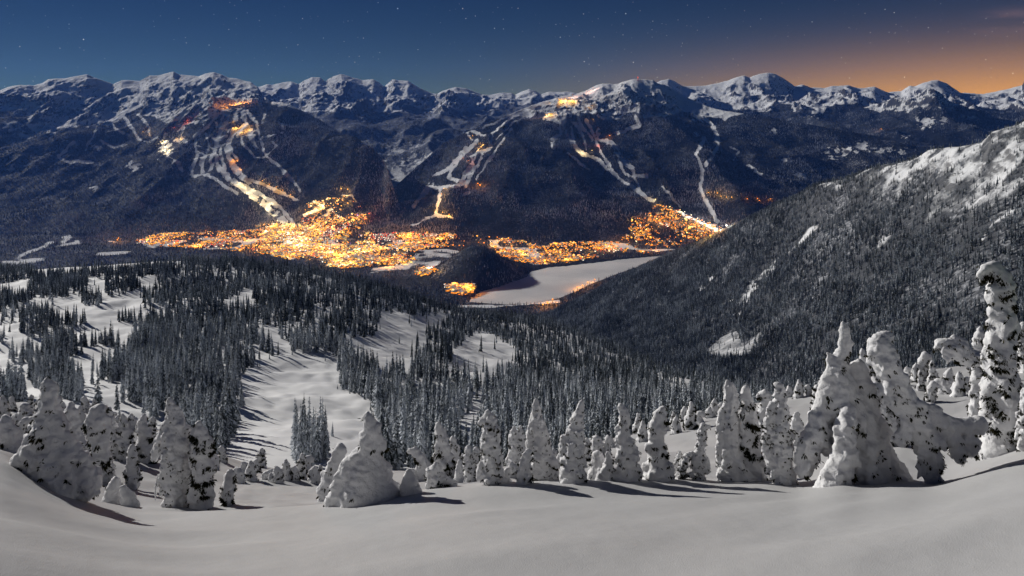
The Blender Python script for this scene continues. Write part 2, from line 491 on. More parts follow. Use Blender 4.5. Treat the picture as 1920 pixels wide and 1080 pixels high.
for pts, wd in (([(1530, 425), (1490, 455), (1455, 490), (1420, 530), (1395, 560)], 9), ([(1690, 418), (1665, 445), (1648, 462)], 9),
                ([(1360, 465), (1350, 475)], 5), ([(1330, 520), (1312, 545)], 5), ([(1372, 558), (1352, 572)], 4), ([(1212, 575), (1196, 592)], 4),
                ([(1440, 500), (1405, 545), (1380, 590)], 5), ([(1900, 395), (1860, 420), (1840, 450)], 7), ([(1205, 543), (1190, 560)], 3)):
    sn = np.maximum(sn, 0.85 * sstep(seg_dist(side.PX, side.PY, pts) + 11 * nz, wd, wd * 0.3))
clearing = in_poly(side.PX + 3 * nz, side.PY + 2 * nz, [(1320, 660), (1350, 634), (1384, 620), (1390, 636), (1394, 648), (1428, 622), (1425, 640), (1400, 664), (1360, 671), (1335, 668)])
sn = np.clip(np.where(clearing, 1.0, sn), 0, 1)
mot = fbm(side.X / 26.0, side.Y / 34.0, 49, 4)
sn = np.where(clearing, 0.60 + 0.25 * mot, np.clip(sn * (0.72 + 1.15 * mot + 0.35 * nz), 0, 1))
side.snow = sn
side.build('forested_mountainside', M_side, {'snow': sn})

# ---- far mountains
def mountain(name, cols, crest, ck, px0, px1, ncol, rows, treeline, runs, seed, amp, patches=(), dense=1.0, mat=None, scale=1.0, wob=11.0):
    sh = Sheet(cols, ncol, rows, px0, px1, crest, ck, 0.22, 0.8)
    K = sh.K
    wk = np.interp(K, [0, 1, 2, ck - 1, ck - 0.45, ck, ck + 2], [0.0, 0.35, 0.8, 1.0, 0.55, 0.06, 0.6])
    s = 1.0 / scale
    sh.Z += wk * amp * (1.25 * (ridged(sh.X / 1300.0 * s + seed + 0.35 * fbm(sh.X / 2500.0, sh.Y / 2500.0, seed + 40, 2), sh.Y / 2600.0 * s, seed, 5) - 0.42)
                        + 0.32 * fbm(sh.X / 420.0 * s, sh.Y / 520.0 * s, seed + 9, 4))
    al = np.interp(sh.px, [t[0] for t in treeline], [t[1] for t in treeline])[None, :] + 5.0
    sh.fix()
    alp = sstep(al - sh.PY, -25, 25)
    sh.Z += wk * alp * amp * 0.80 * (ridged(sh.X / 430.0 * s + 3 + 0.4 * fbm(sh.X / 700.0, sh.Y / 700.0, seed + 41, 2), sh.Y / 760.0 * s, seed + 3, 6, 0.56, 2.7) - 0.33)
    sh.Z += (wk + 0.30) * alp * amp * 0.13 * (ridged(sh.X / 105.0 * s, sh.Y / 150.0 * s, seed + 6, 4) - 0.4)
    sh.Z -= 45 * np.clip(1 - K, 0, 1)
    sh.fix()
    n1 = fbm(sh.X / 150.0, sh.Y / 190.0, seed + 20, 4)
    n3 = fbm(sh.X / 42.0, sh.Y / 60.0, seed + 22, 4, 0.6)
    n2 = fbm(sh.X / 500.0, sh.Y / 600.0, seed + 21, 4)
    sn = sstep(al - sh.PY + wob * n1 + 1.4 * wob * n2, -3.0, 3.0)
    run = np.zeros_like(sn)
    wx = 4.2 * fbm(sh.PX / 15.0, sh.PY / 15.0, seed + 31, 4, 0.6); wy = 3.4 * fbm(sh.PX / 15.0 + 50, sh.PY / 15.0, seed + 32, 4, 0.6)
    isl = sstep(fbm(sh.X / 70.0, sh.Y / 110.0, seed + 33, 3), 0.34, 0.22)
    for pts, wd in runs:
        d = seg_dist(sh.PX + wx, sh.PY + wy, pts) + 1.8 * n1 + 2.2 * n3
        run = np.maximum(run, sstep(d, wd * 0.66 + 1.0, wd * 0.66 - 0.7) * (isl if wd > 5 else 1.0))
    for (x, y, rx, ry, s0) in patches:
        d = np.hypot((sh.PX + 2.2 * wx - x) / (rx * 1.15), (sh.PY + 1.6 * wy - y) / (ry * 1.15)) + 0.9 * n1 + 0.4 * n2 + 1.9 * n3
        run = np.maximum(run, s0 * sstep(d, 1.15, 0.45))
    sh.snow = np.clip(np.maximum(sn, run), 0, 1)
    sh.front = (K < ck + 0.15).astype(float)
    sh.build(name, mat or M_far, {'snow': sh.snow})
    return sh

def back(kn, dy=60, dY=700):
    Y, p = kn[-1]
    return kn + [(Y + dY, p + dy), (Y + dY * 3, p + dy * 3.2)]

Fc = [
    (-700, back([(6000, 455), (6600, 425), (7400, 372), (8300, 305), (9300, 235), (10200, 195), (11000, 172)])),
    (0, back([(6000, 455), (6600, 425), (7400, 372), (8300, 305), (9300, 235), (10200, 195), (11000, 170)])),
    (165, back([(6000, 455), (6600, 425), (7400, 370), (8300, 300), (9300, 240), (10400, 192), (11300, 141)])),
    (325, back([(6000, 455), (6600, 421), (7300, 370), (8100, 300), (9000, 228), (10200, 180), (11500, 136)])),
    (440, back([(6000, 455), (6600, 416), (7200, 365), (7900, 295), (8700, 222), (9500, 186), (11500, 146)])),
    (488, back([(6000, 454), (6600, 416), (7200, 365), (7900, 292), (8700, 215), (9300, 188), (11000, 165)])),
    (510, back([(6000, 454), (6550, 416), (7150, 367), (7800, 300), (8500, 228), (9000, 200), (9400, 191)])),
    (560, back([(6000, 452), (6500, 420), (7000, 382), (7600, 325), (8200, 260), (8700, 220), (9100, 204)])),
    (640, back([(6000, 450), (6400, 426), (6800, 396), (7200, 355), (7700, 305), (8100, 270), (8500, 251)])),
    (715, back([(6000, 448), (6300, 432), (6600, 408), (6900, 380), (7200, 345), (7500, 315), (7700, 297)])),
    (732, back([(6000, 450), (6200, 438), (6400, 422), (6600, 405), (6800, 385), (7000, 360), (7150, 340)])),
    (760, back([(6000, 455), (6150, 450), (6300, 444), (6450, 438), (6600, 432), (6700, 428), (6800, 425)])),
    (820, back([(6000, 470), (6150, 470), (6300, 470), (6450, 470), (6600, 470), (6700, 470), (6800, 470)])),
]
f_crest = [(-700, 165), (-200, 178), (0, 170), (15, 163), (35, 160), (62, 162), (80, 156), (90, 149), (105, 148), (125, 147), (140, 143), (152, 141), (163, 139), (175, 145), (185, 149),
           (205, 155), (213, 157), (228, 149), (245, 150), (262, 151), (280, 141), (295, 141), (310, 137), (325, 134), (335, 139), (355, 141), (373, 143), (385, 138),
           (400, 136), (415, 140), (430, 145), (445, 147), (470, 153), (484, 163), (492, 176), (505, 190), (530, 191), (545, 196), (560, 204), (575, 211), (600, 225), (640, 250),
           (680, 276), (715, 297), (722, 306), (735, 345), (760, 425), (820, 470)]
RUN_F = [
    ([(425, 205), (415, 225), (412, 250), (408, 275)], 4), ([(452, 208), (462, 232), (470, 255), (478, 278)], 5), ([(370, 285), (385, 292), (400, 288), (415, 300)], 4), ([(398, 258), (412, 262), (425, 255)], 5), ([(385, 250), (390, 275), (384, 295)], 4), ([(405, 300), (412, 318), (428, 330)], 5), ([(430, 270), (436, 288), (446, 300)], 5), ([(345, 240), (338, 255), (350, 268)], 3), ([(260, 215), (275, 235), (282, 255)], 3), ([(205, 225), (215, 240), (232, 250)], 4),
        ([(230, 217), (247, 240), (260, 260), (277, 268)], 4), ([(277, 268), (293, 257), (302, 267), (316, 293)], 3), ([(187, 230), (173, 257), (160, 283)], 2),
    ([(180, 213), (166, 237)], 6), ([(137, 267), (117, 287), (107, 293), (130, 303), (150, 302), (173, 305)], 4), ([(190, 263), (213, 277), (233, 272)], 3),
    ([(417, 203), (393, 233), (367, 253), (365, 277), (370, 293), (360, 317), (358, 327)], 5), ([(430, 207), (423, 233), (407, 257), (400, 283), (397, 313), (390, 330)], 6),
    ([(443, 210), (440, 240), (430, 267), (427, 293), (443, 320), (467, 340)], 8), ([(460, 207), (480, 230), (487, 257), (493, 283), (500, 293), (520, 307), (540, 330), (563, 357)], 4),
    ([(500, 293), (480, 297), (457, 273), (450, 253)], 3), ([(500, 290), (520, 273), (513, 267)], 2.5), ([(493, 257), (533, 248), (530, 233)], 2.5), ([(497, 213), (493, 230)], 3),
    ([(413, 273), (420, 327), (440, 345)], 5), ([(367, 273), (400, 277), (430, 267)], 3), ([(360, 330), (393, 330), (420, 347), (445, 362)], 5),
    ([(333, 247), (347, 233), (387, 225), (412, 205)], 3), ([(379, 300), (380, 330)], 6), ([(440, 340), (480, 372), (520, 402), (545, 425), (556, 452)], 8), ([(452, 345), (490, 366), (528, 392), (552, 420), (566, 452)], 5),
    ([(467, 337), (492, 345), (520, 358), (556, 374)], 5), ([(640, 368), (660, 368), (667, 378)], 2), ([(590, 378), (605, 388), (570, 404)], 5), ([(620, 392), (607, 405)], 4),
    ([(454, 235), (468, 245)], 8), ([(440, 236), (452, 250)], 6), ([(405, 230), (415, 245)], 4), ([(318, 295), (335, 305), (343, 322)], 2), ([(382, 233), (372, 260)], 2),
]
tlF = [(-700, 215), (0, 205), (20, 206), (40, 214), (70, 236), (100, 246), (125, 236), (150, 222), (170, 214), (200, 222), (220, 214), (238, 198), (262, 196), (285, 214), (300, 224), (330, 222), (380, 213), (410, 206),
       (440, 199), (480, 190), (505, 188), (560, 206), (575, 205), (600, 200), (820, 200)]
mtF = mountain('ski_mountain', Fc, f_crest, 6, -300, 800, 800, [18, 46, 64, 64, 56, 40, 6, 3], tlF, RUN_F, 51, 195,
               [(30, 238, 14, 8, 1), (45, 255, 8, 5, 1), (312, 278, 9, 16, 1), (335, 262, 10, 3, 1), (250, 312, 10, 5, 0.8), (185, 275, 10, 5, 0.7), (448, 245, 22, 10, 0.7), (30, 310, 40, 6, 0.55), (180, 355, 12, 5, 0.6)])

Gc = [
    (640, back([(5900, 470), (6200, 470), (6450, 470), (6600, 470), (6750, 470), (6850, 470), (6900, 470)])),
    (690, back([(6000, 455), (6300, 442), (6500, 432), (6700, 424), (6850, 419), (6950, 416), (7050, 414)])),
    (760, back([(6000, 450), (6400, 425), (6700, 402), (7000, 377), (7300, 354), (7500, 341), (7700, 331)])),
    (830, back([(6000, 450), (6400, 415), (6900, 376), (7400, 337), (7900, 303), (8300, 282), (8600, 269)])),
    (900, back([(6000, 450), (6500, 406), (7100, 357), (7800, 308), (8500, 267), (9000, 249), (9300, 237)])),
    (960, back([(6000, 450), (6500, 405), (7200, 347), (8000, 292), (8900, 247), (9500, 227), (9900, 212)])),
    (1050, back([(6000, 450), (6500, 405), (7200, 347), (8000, 287), (9000, 233), (10000, 200), (10800, 182)])),
    (1130, back([(6000, 450), (6500, 405), (7200, 347), (8000, 287), (9000, 233), (10000, 198), (11400, 158)])),
    (1195, back([(6000, 450), (6500, 405), (7200, 347), (8000, 287), (9000, 235), (10000, 196), (11000, 149)])),
    (1253, back([(5900, 455), (6450, 410), (7150, 352), (7950, 292), (8900, 240), (9900, 200), (11000, 152)])),
    (1300, back([(5900, 455), (6400, 416), (7100, 362), (7900, 303), (8800, 250), (9800, 212), (10600, 187)])),
    (1400, back([(5800, 460), (6300, 427), (7000, 377), (7800, 318), (8600, 263), (9300, 229), (9800, 213)])),
    (1480, back([(5800, 460), (6300, 427), (6950, 382), (7700, 325), (8500, 270), (9100, 241), (9500, 226)])),
    (1560, back([(5800, 460), (6300, 430), (6900, 390), (7600, 340), (8300, 291), (8800, 258), (9200, 241)])),
    (1650, back([(5800, 460), (6250, 435), (6800, 402), (7400, 360), (8000, 309), (8500, 276), (8900, 256)])),
    (1720, back([(5800, 460), (6200, 440), (6700, 410), (7200, 375), (7700, 335), (8100, 305), (8400, 285)])),
    (1800, back([(5800, 462), (6100, 450), (6400, 435), (6700, 415), (7000, 395), (7200, 380), (7400, 365)])),
    (2000, back([(5800, 470), (6100, 468), (6400, 466), (6700, 464), (7000, 462), (7200, 460), (7400, 460)])),
]
g_crest = [(640, 470), (690, 414), (730, 360), (760, 331), (800, 296), (830, 269), (870, 250), (900, 237), (930, 224), (960, 212), (1000, 196), (1030, 187), (1050, 182), (1075, 178), (1100, 169), (1120, 160), (1130, 157),
           (1150, 159), (1160, 157), (1170, 153), (1185, 149), (1195, 148), (1205, 149), (1225, 150), (1233, 155), (1245, 158), (1262, 166), (1280, 178), (1300, 187), (1330, 200), (1360, 207), (1400, 213), (1440, 218),
           (1480, 226), (1520, 233), (1560, 241), (1600, 247), (1650, 256), (1690, 268), (1720, 284), (1750, 310), (1780, 345), (1800, 365), (2000, 460)]
RUN_G = [
    ([(845, 318), (862, 300), (880, 280), (895, 262)], 4), ([(868, 340), (880, 322), (896, 308), (905, 290)], 3.5), ([(1048, 222), (1062, 250), (1075, 268)], 4), ([(1100, 225), (1112, 250), (1128, 285), (1150, 320)], 3.5), ([(1160, 300), (1172, 322), (1196, 345)], 4), ([(1083, 215), (1092, 240), (1112, 262)], 3.5),
    ([(1040, 227), (1053, 247), (1037, 263), (1037, 277)], 6), ([(1070, 240), (1080, 277), (1093, 290), (1113, 293), (1140, 317), (1173, 343), (1200, 360), (1225, 378)], 5),
    ([(1057, 217), (1087, 240), (1100, 280)], 4), ([(1123, 243), (1120, 263), (1147, 267), (1160, 293), (1187, 317), (1187, 330), (1213, 330)], 6),
    ([(1187, 330), (1205, 365), (1222, 378)], 4), ([(1067, 287), (1090, 307), (1107, 317)], 3), ([(1190, 217), (1200, 233), (1157, 250)], 5),
    ([(967, 213), (923, 250), (920, 277), (883, 293), (887, 320), (873, 347)], 4), ([(873, 277), (853, 307), (820, 327), (803, 353), (775, 385)], 6),
    ([(907, 253), (873, 243), (887, 263)], 3), ([(960, 240), (917, 300), (893, 337)], 2.5), ([(847, 310), (840, 333), (873, 343)], 5), ([(827, 352), (817, 403), (847, 408)], 4),
    ([(817, 403), (790, 415), (770, 422)], 3), ([(1313, 213), (1333, 233), (1343, 253), (1347, 270), (1337, 293), (1323, 310)], 5),
    ([(1320, 257), (1307, 290), (1317, 320), (1313, 353), (1325, 380), (1345, 415)], 5), ([(1370, 277), (1383, 283), (1377, 300)], 3), ([(1403, 310), (1427, 327)], 3),
    ([(1240, 350), (1258, 365), (1275, 388)], 3), ([(1262, 392), (1300, 410), (1345, 432)], 4), ([(905, 270), (880, 310), (862, 345)], 3), ([(800, 350), (830, 352), (868, 345)], 4),
    ([(985, 205), (940, 222), (905, 240)], 2.5), ([(1010, 208), (960, 232), (930, 262)], 2.0), ([(870, 365), (880, 360)], 3),
]
tlG = [(640, 150), (860, 190), (900, 205), (960, 215), (1000, 214), (1050, 220), (1090, 208), (1110, 218), (1140, 226), (1170, 205), (1190, 200), (1205, 214), (1240, 214), (1262, 208), (1280, 200), (1320, 210), (1360, 218), (1400, 212),
       (1450, 212), (1500, 205), (2000, 200)]
mtG = mountain('central_mountain', Gc, g_crest, 6, 650, 1830, 820, [18, 46, 64, 60, 54, 40, 6, 3], tlG, RUN_G, 77, 205,
               [(1590, 282, 26, 7, 0.6), (1615, 275, 12, 8, 0.6), (1555, 290, 14, 7, 0.55), (1655, 282, 12, 6, 0.55), (1690, 282, 8, 5, 0.5), (1600, 310, 60, 14, 0.42), (1310, 218, 10, 8, 1), (1305, 252, 5, 4, 1), (1453, 247, 3, 5, 1), (1470, 300, 8, 4, 0.7), (1500, 330, 10, 3, 0.7)])

Hc = [
    (300, back([(8500, 400), (9300, 350), (10200, 290), (11300, 240), (12500, 205), (13600, 185), (14800, 175)])),
    (480, back([(8500, 400), (9300, 350), (10200, 290), (11300, 240), (12500, 205), (13600, 178), (14800, 160)])),
    (640, back([(7600, 380), (8500, 335), (9500, 290), (10700, 245), (12000, 208), (13400, 180), (14800, 140)])),
    (730, back([(7000, 398), (7800, 358), (8800, 318), (10000, 275), (11600, 232), (13000, 200), (14800, 156)])),
    (770, back([(7000, 396), (7700, 360), (8700, 318), (9900, 274), (11400, 234), (13000, 202), (14800, 158)])),
    (850, back([(7600, 370), (8400, 330), (9400, 290), (10600, 252), (12000, 220), (13400, 197), (15000, 165)])),
    (950, back([(8500, 350), (9300, 310), (10200, 270), (11200, 240), (12400, 212), (13800, 194), (15400, 176)])),
    (1080, back([(8500, 350), (9300, 310), (10200, 270), (11200, 240), (12400, 212), (13800, 194), (15400, 175)])),
    (1250, back([(8500, 380), (9300, 340), (10200, 290), (11200, 250), (12400, 218), (13800, 194), (15400, 172)])),
]
h_crest = [(300, 180), (430, 172), (470, 164), (485, 162), (500, 158), (510, 159), (525, 155), (545, 152), (560, 158), (570, 151), (585, 145), (600, 145), (610, 152), (615, 148), (625, 143), (640, 139), (660, 146), (680, 151),
           (700, 149), (712, 156), (720, 163), (735, 149), (750, 151), (765, 151), (785, 164), (810, 175), (820, 176), (830, 170), (855, 163), (875, 166), (900, 176), (915, 178), (940, 173), (960, 174), (965, 178), (980, 170),
           (992, 167), (1005, 171), (1015, 177), (1030, 172), (1045, 173), (1060, 172), (1080, 175), (1130, 178), (1250, 180)]
mtH = mountain('distant_range', Hc, h_crest, 6, 400, 1240, 400, [6, 20, 30, 38, 40, 38, 6, 3], [(300, 200), (560, 206), (640, 207), (700, 210), (760, 203), (820, 206), (900, 196), (960, 194), (1250, 190)], [], 91, 240,
               [(745, 330, 80, 34, 0.56), (800, 300, 70, 22, 0.54), (860, 270, 80, 16, 0.50), (730, 280, 60, 20, 0.46)], wob=9.0, mat=M_vale_mist)  # these pale low patches paint mist over the side valley, not only snow

Ic = [
    (1150, back([(8000, 420), (8800, 370), (9700, 320), (10700, 275), (11900, 235), (13300, 200), (15500, 168)])),
    (1430, back([(8000, 415), (8800, 360), (9700, 305), (10700, 262), (11900, 226), (13300, 195), (15500, 140)])),
    (1560, back([(7600, 400), (8500, 345), (9400, 295), (10500, 255), (11800, 225), (13300, 197), (15500, 165)])),
    (1640, back([(7200, 400), (8200, 345), (9200, 296), (10300, 245), (11300, 214), (13000, 200), (15500, 165)])),
    (1760, back([(7200, 395), (8200, 340), (9200, 290), (10200, 234), (11000, 202), (13000, 195), (15500, 151)])),
    (1880, back([(7200, 395), (8200, 335), (9200, 285), (10200, 240), (11300, 215), (13000, 198), (15500, 170)])),
    (2100, back([(7200, 395), (8200, 335), (9200, 285), (10400, 245), (11600, 220), (13200, 200), (15500, 160)])),
    (2700, back([(7200, 395), (8200, 335), (9200, 285), (10400, 245), (11600, 220), (13200, 200), (15500, 165)])),
]
i_crest = [(1150, 170), (1230, 155), (1240, 150), (1253, 147), (1265, 152), (1280, 160), (1290, 161), (1320, 160), (1340, 156), (1365, 150), (1385, 143), (1395, 141), (1405, 144), (1425, 137), (1440, 135), (1455, 138), (1475, 150), (1490, 161),
           (1505, 157), (1520, 163), (1545, 165), (1560, 161), (1590, 160), (1610, 165), (1640, 162), (1665, 172), (1690, 170), (1705, 160), (1715, 161), (1730, 155), (1745, 150), (1760, 150), (1775, 156), (1800, 173), (1840, 176),
           (1870, 171), (1900, 164), (1917, 160), (1921, 150), (1940, 160), (2000, 168), (2100, 155), (2200, 165), (2700, 165)]
mtI = mountain('eastern_range', Ic, i_crest, 6, 1200, 2500, 540, [6, 24, 34, 40, 40, 42, 6, 3], [(1150, 195), (1400, 196), (1450, 198), (1500, 195), (1540, 199), (1600, 192), (1650, 204), (1700, 196), (1760, 192), (1820, 199), (1920, 200), (2700, 200)], [], 113, 290,
               [(1525, 218, 34, 4, 0.5), (1740, 232, 9, 9, 0.62), (1722, 226, 5, 6, 0.6), (1770, 228, 6, 5, 0.55), (1760, 200, 50, 4, 0.6), (1690, 205, 22, 3, 0.6), (1600, 330, 60, 10, 0.3), (1820, 222, 12, 5, 0.6), (1700, 255, 8, 4, 0.6)], wob=9.0)

# ---- valley floor
HV = 900.0
gyv = np.concatenate([np.linspace(2300, 7200, 230), np.linspace(7300, 9500, 8)])
gxv = np.linspace(-4600, 4600, 420)
VX, VY = np.meshgrid(gxv, gyv)
VZ = -HV + 9 * fbm(VX / 600, VY / 500, 131, 3) + 2.5 * fbm(VX / 120, VY / 120, 133, 3)
vpx, vpy = to_px(VX, VY, VZ)
LAKE = [(878, 566), (884, 556), (900, 546), (930, 538), (960, 528), (985, 519), (996, 509), (1030, 501), (1060, 497), (1100, 492), (1140, 488), (1190, 484), (1240, 479), (1300, 474), (1290, 486), (1240, 490),
        (1190, 502), (1150, 516), (1110, 532), (1082, 545), (1052, 557), (1040, 561), (1000, 568), (950, 571), (915, 569)]
lk = in_poly(vpx, vpy, LAKE)
dl = seg_dist(vpx, vpy, LAKE + [LAKE[0]])
VZ = np.where(lk, -HV - 4.0, VZ + 3.0 * sstep(dl, 0, 3))
# wooded knoll on the near shore
kx, ky, _ = to_world(893.0, 500.0, 4720.0)
VZ += 165 * np.exp(-(((VX - kx) / 205) ** 2 + ((VY - ky) / 330) ** 2)) * (1 + 0.12 * fbm(VX / 160, VY / 160, 137, 3)) * np.where(lk, 0, sstep(dl, 0, 10))
vpx, vpy = to_px(VX, VY, VZ)
vs = np.zeros_like(VX)
vn = fbm(VX / 120, VY / 150, 139, 3)
for pts, wd in (([(5, 491), (60, 492), (80, 486), (40, 488), (32, 484), (50, 474), (75, 466), (90, 458), (100, 452)], 4), ([(110, 462), (130, 458), (148, 455)], 5), ([(120, 447), (130, 444), (118, 455)], 6), ([(60, 470), (90, 460)], 3),
                ([(263, 455), (290, 462)], 4), ([(860, 575), (960, 573), (1045, 565)], 4), ([(700, 505), (760, 500), (775, 488), (780, 478)], 7), ([(790, 470), (830, 468), (860, 474)], 4), ([(205, 452), (218, 455)], 3)):
    vs = np.maximum(vs, sstep(seg_dist(vpx, vpy, pts) + 3.2 * vn, wd * 0.6 + 0.5, wd * 0.6 - 0.8))
vs = np.maximum(vs, in_poly(vpx, vpy + 1.5 * vn, [(175, 478), (185, 474), (215, 472), (245, 471), (240, 475), (200, 480)]).astype(float))
vs = np.maximum(vs, (0.40 + 0.45 * vn) * in_poly(vpx, vpy, [(740, 500), (775, 482), (800, 468), (860, 470), (890, 474), (830, 490), (800, 512), (690, 512)]) * (vn > -0.35))
knoll_m = np.exp(-(((VX - kx) / 205) ** 2 + ((VY - ky) / 330) ** 2)) > 0.22
vs = np.where(knoll_m, 0, vs)
class G0: pass
valley = G0()
valley.X, valley.Y, valley.Z, valley.PX, valley.PY, valley.snow = VX, VY, VZ, vpx, vpy, vs
valley.lk = lk | (dl < 1.0)
valley.scatter = lambda n, wt, r: Sheet.scatter(valley, n, wt, r)
TOWN = [
    ([(257, 452), (290, 440), (360, 437), (480, 432), (520, 424), (520, 482), (500, 478), (440, 472), (340, 464), (300, 462), (262, 457)], 1.7, 0),
    ([(480, 424), (540, 420), (620, 430), (700, 440), (760, 438), (765, 478), (745, 498), (640, 503), (560, 490), (500, 476)], 1.4, 1),
    ([(535, 445), (600, 448), (700, 455), (730, 470), (700, 492), (640, 496), (585, 486), (545, 465)], 1.8, 2),
    ([(560, 430), (575, 384), (600, 378), (632, 368), (668, 380), (690, 402), (686, 428), (640, 440), (590, 444)], 0.8, 1),
    ([(760, 437), (880, 440), (1000, 455), (1030, 470), (1010, 494), (975, 494), (905, 472), (850, 464), (800, 466), (760, 478)], 1.6, 0),
    ([(990, 462), (1050, 457), (1130, 454), (1180, 455), (1204, 466), (1140, 480), (1070, 492), (1000, 497)], 1.6, 0),
    ([(1200, 378), (1260, 390), (1300, 408), (1365, 432), (1340, 450), (1265, 468), (1200, 476), (1160, 455), (1180, 440), (1178, 412), (1210, 405)], 0.75, 0),
    ([(832, 535), (884, 534), (890, 548), (868, 554), (845, 548)], 2.2, 0), ([(776, 510), (800, 503), (836, 503), (830, 512), (790, 519)], 1.5, 0),
    ([(690, 470), (770, 472), (778, 490), (730, 506), (690, 500)], 1.0, 0),
]
town_m = np.zeros_like(VX)
for poly, dn, kd in TOWN:
    town_m = np.maximum(town_m, in_poly(vpx, vpy, poly) * (0.5 + 0.2 * dn))
streets = ridged(VX / 260.0, VY / 420.0, 141, 2)
vs = np.maximum(vs, np.where((town_m > 0) & ~knoll_m, sstep(streets, 0.35, 0.6), 0))
valley.snow = vs
valley.town = town_m
me = mesh_np('valley_floor', np.stack([VX, VY, VZ], -1).reshape(-1, 3), grid_faces(*VX.shape), M_floor, True, {'snow': vs.reshape(-1)})
o = link('valley_floor', me); o['kind'] = 'structure'

# ---- frozen lake: a flat sheet inside its shoreline
bm = bmesh.new()
lv = []
for i in range(len(LAKE)):
    (x0, y0), (x1, y1) = LAKE[i], LAKE[(i + 1) % len(LAKE)]
    for t in (0, 0.33, 0.66):
        px = x0 + (x1 - x0) * t; py = y0 + (y1 - y0) * t
        Y = (HV + 1.5) * F / (py - HY)
        lv.append(bm.verts.new(((px - CX) / F * Y + random.Random(i).uniform(-6, 6), Y, -HV - 1.5)))
f = bm.faces.new(lv)
if f.normal.z < 0:
    f.normal_flip()
bmesh.ops.triangulate(bm, faces=bm.faces[:])
me = bpy.data.meshes.new('frozen_lake'); bm.to_mesh(me); bm.free(); me.materials.append(M_lake)
lake_o = link('frozen_lake', me); lake_o['kind'] = 'structure'
# ================================================================ CONIFERS
def mat_tree(name, dark, mid, snow, big=0.0, bscale=0.0016):
    m, n = new_mat(name)
    a = n('ShaderNodeAttribute', attribute_name='frost').outputs['Fac']
    oi = n('ShaderNodeObjectInfo').outputs['Random']
    P = n('ShaderNodeNewGeometry').outputs['Position']
    nz = n('ShaderNodeTexNoise', {'Vector': P, 'Scale': 1.3, 'Detail': 2.0}).outputs[0]
    f = n.math('ADD', a, n.math('ADD', n.math('MULTIPLY', n.math('SUBTRACT', nz, 0.5), 0.5), n.math('MULTIPLY', n.math('SUBTRACT', oi, 0.5), 0.28)))
    if big:
        bn = n('ShaderNodeTexNoise', {'Vector': P, 'Scale': bscale, 'Detail': 5.0, 'Roughness': 0.62}).outputs[0]
        f = n.math('ADD', f, n.math('MULTIPLY', n.math('SUBTRACT', bn, 0.5), big))
    c = n.mix(n.step(f, 0.25, 0.58), dark, mid)
    c = n.mix(n.step(f, 0.55, 0.88), c, snow)
    return finish(m, n, c, 0.8, 0.15)

M_tree = mat_tree('frosted_needles', (0.014, 0.019, 0.017, 1), (0.15, 0.176, 0.196, 1), (0.64, 0.68, 0.73, 1), 0.9, 0.012)  # frost tones tinted blue: some of the skylight is put into the colour
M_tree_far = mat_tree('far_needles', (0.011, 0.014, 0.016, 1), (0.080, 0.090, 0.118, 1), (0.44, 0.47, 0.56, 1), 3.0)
M_bark, _n = new_mat('bark')
finish(M_bark, _n, _n.mix(_n('ShaderNodeTexNoise', {'Scale': 6.0, 'Detail': 4.0}).outputs[0], (0.03, 0.022, 0.016, 1), (0.10, 0.075, 0.055, 1)), 0.9, 0.1)

def conifer_mesh(name, seed, H, R, tiers, boughs, mat, frost=0.5, top=0.75, bare=0.07):
    """tiers of drooping folded boughs; attribute 'frost' is the snow lying on each"""
    r = np.random.default_rng(seed)
    co, fa, fr = [], [], []
    for i in range(tiers):
        t = (i + 0.5 * r.random()) / tiers
        z = H * (bare + (0.985 - bare) * t)
        L0 = R * ((1 - t) ** top) * (0.55 + 0.45 * min(1, t * 6 + 0.35)) + 0.03 * R
        a0 = r.random() * 6.283
        nb = max(3, int(round(boughs * (0.55 + 0.45 * (1 - t)))))
        for b in range(nb):
            if r.random() < 0.07:
                continue
            a = a0 + 6.283 * b / nb + r.uniform(-0.25, 0.25)
            L = L0 * r.uniform(0.62, 1.18)
            dr = L * r.uniform(0.35, 0.85)
            wd = L * r.uniform(0.30, 0.48) + 0.02 * R
            ca, sa = math.cos(a), math.sin(a)
            k = len(co)
            zz = z + r.uniform(-0.3, 0.3) * H / tiers
            fb = frost + r.uniform(-0.28, 0.28)
            co += [(0, 0, zz + 0.22 * L), (ca * L * 0.55 - sa * wd, sa * L * 0.55 + ca * wd, zz - dr * 0.75), (ca * L * 0.62, sa * L * 0.62, zz + 0.04 * L - dr * 0.25),
                   (ca * L * 0.55 + sa * wd, sa * L * 0.55 - ca * wd, zz - dr * 0.75), (ca * L, sa * L, zz - dr)]
            fr += [fb - 0.25, fb - 0.30, fb + 0.30, fb - 0.30, fb + 0.16]
            fa += [(k, k + 1, k + 2), (k, k + 2, k + 3), (k + 1, k + 4, k + 2), (k + 2, k + 4, k + 3)]
    k = len(co)
    rt = R * 0.07
    for zt in (H * 0.8, H * 1.0):
        for q in range(3):
            w0 = rt if zt < H else 0.002
            co.append((w0 * math.cos(q * 2.1), w0 * math.sin(q * 2.1), zt)); fr.append(frost)
    for q in range(3):
        fa += [(k + q, k + (q + 1) % 3, k + 3 + q)]
    return mesh_np(name, co, fa, mat, False, {'frost': np.array(fr)})

def trunk_mesh(H, R):
    bm = bmesh.new()
    bmesh.ops.create_cone(bm, cap_ends=False, segments=6, radius1=R * 0.11, radius2=R * 0.02, depth=H * 0.95 + 2, matrix=Matrix.Translation((0, 0, H * 0.475 - 1)))
    me = bpy.data.meshes.new('trunk'); bm.to_mesh(me); bm.free(); me.materials.append(M_bark)
    return me

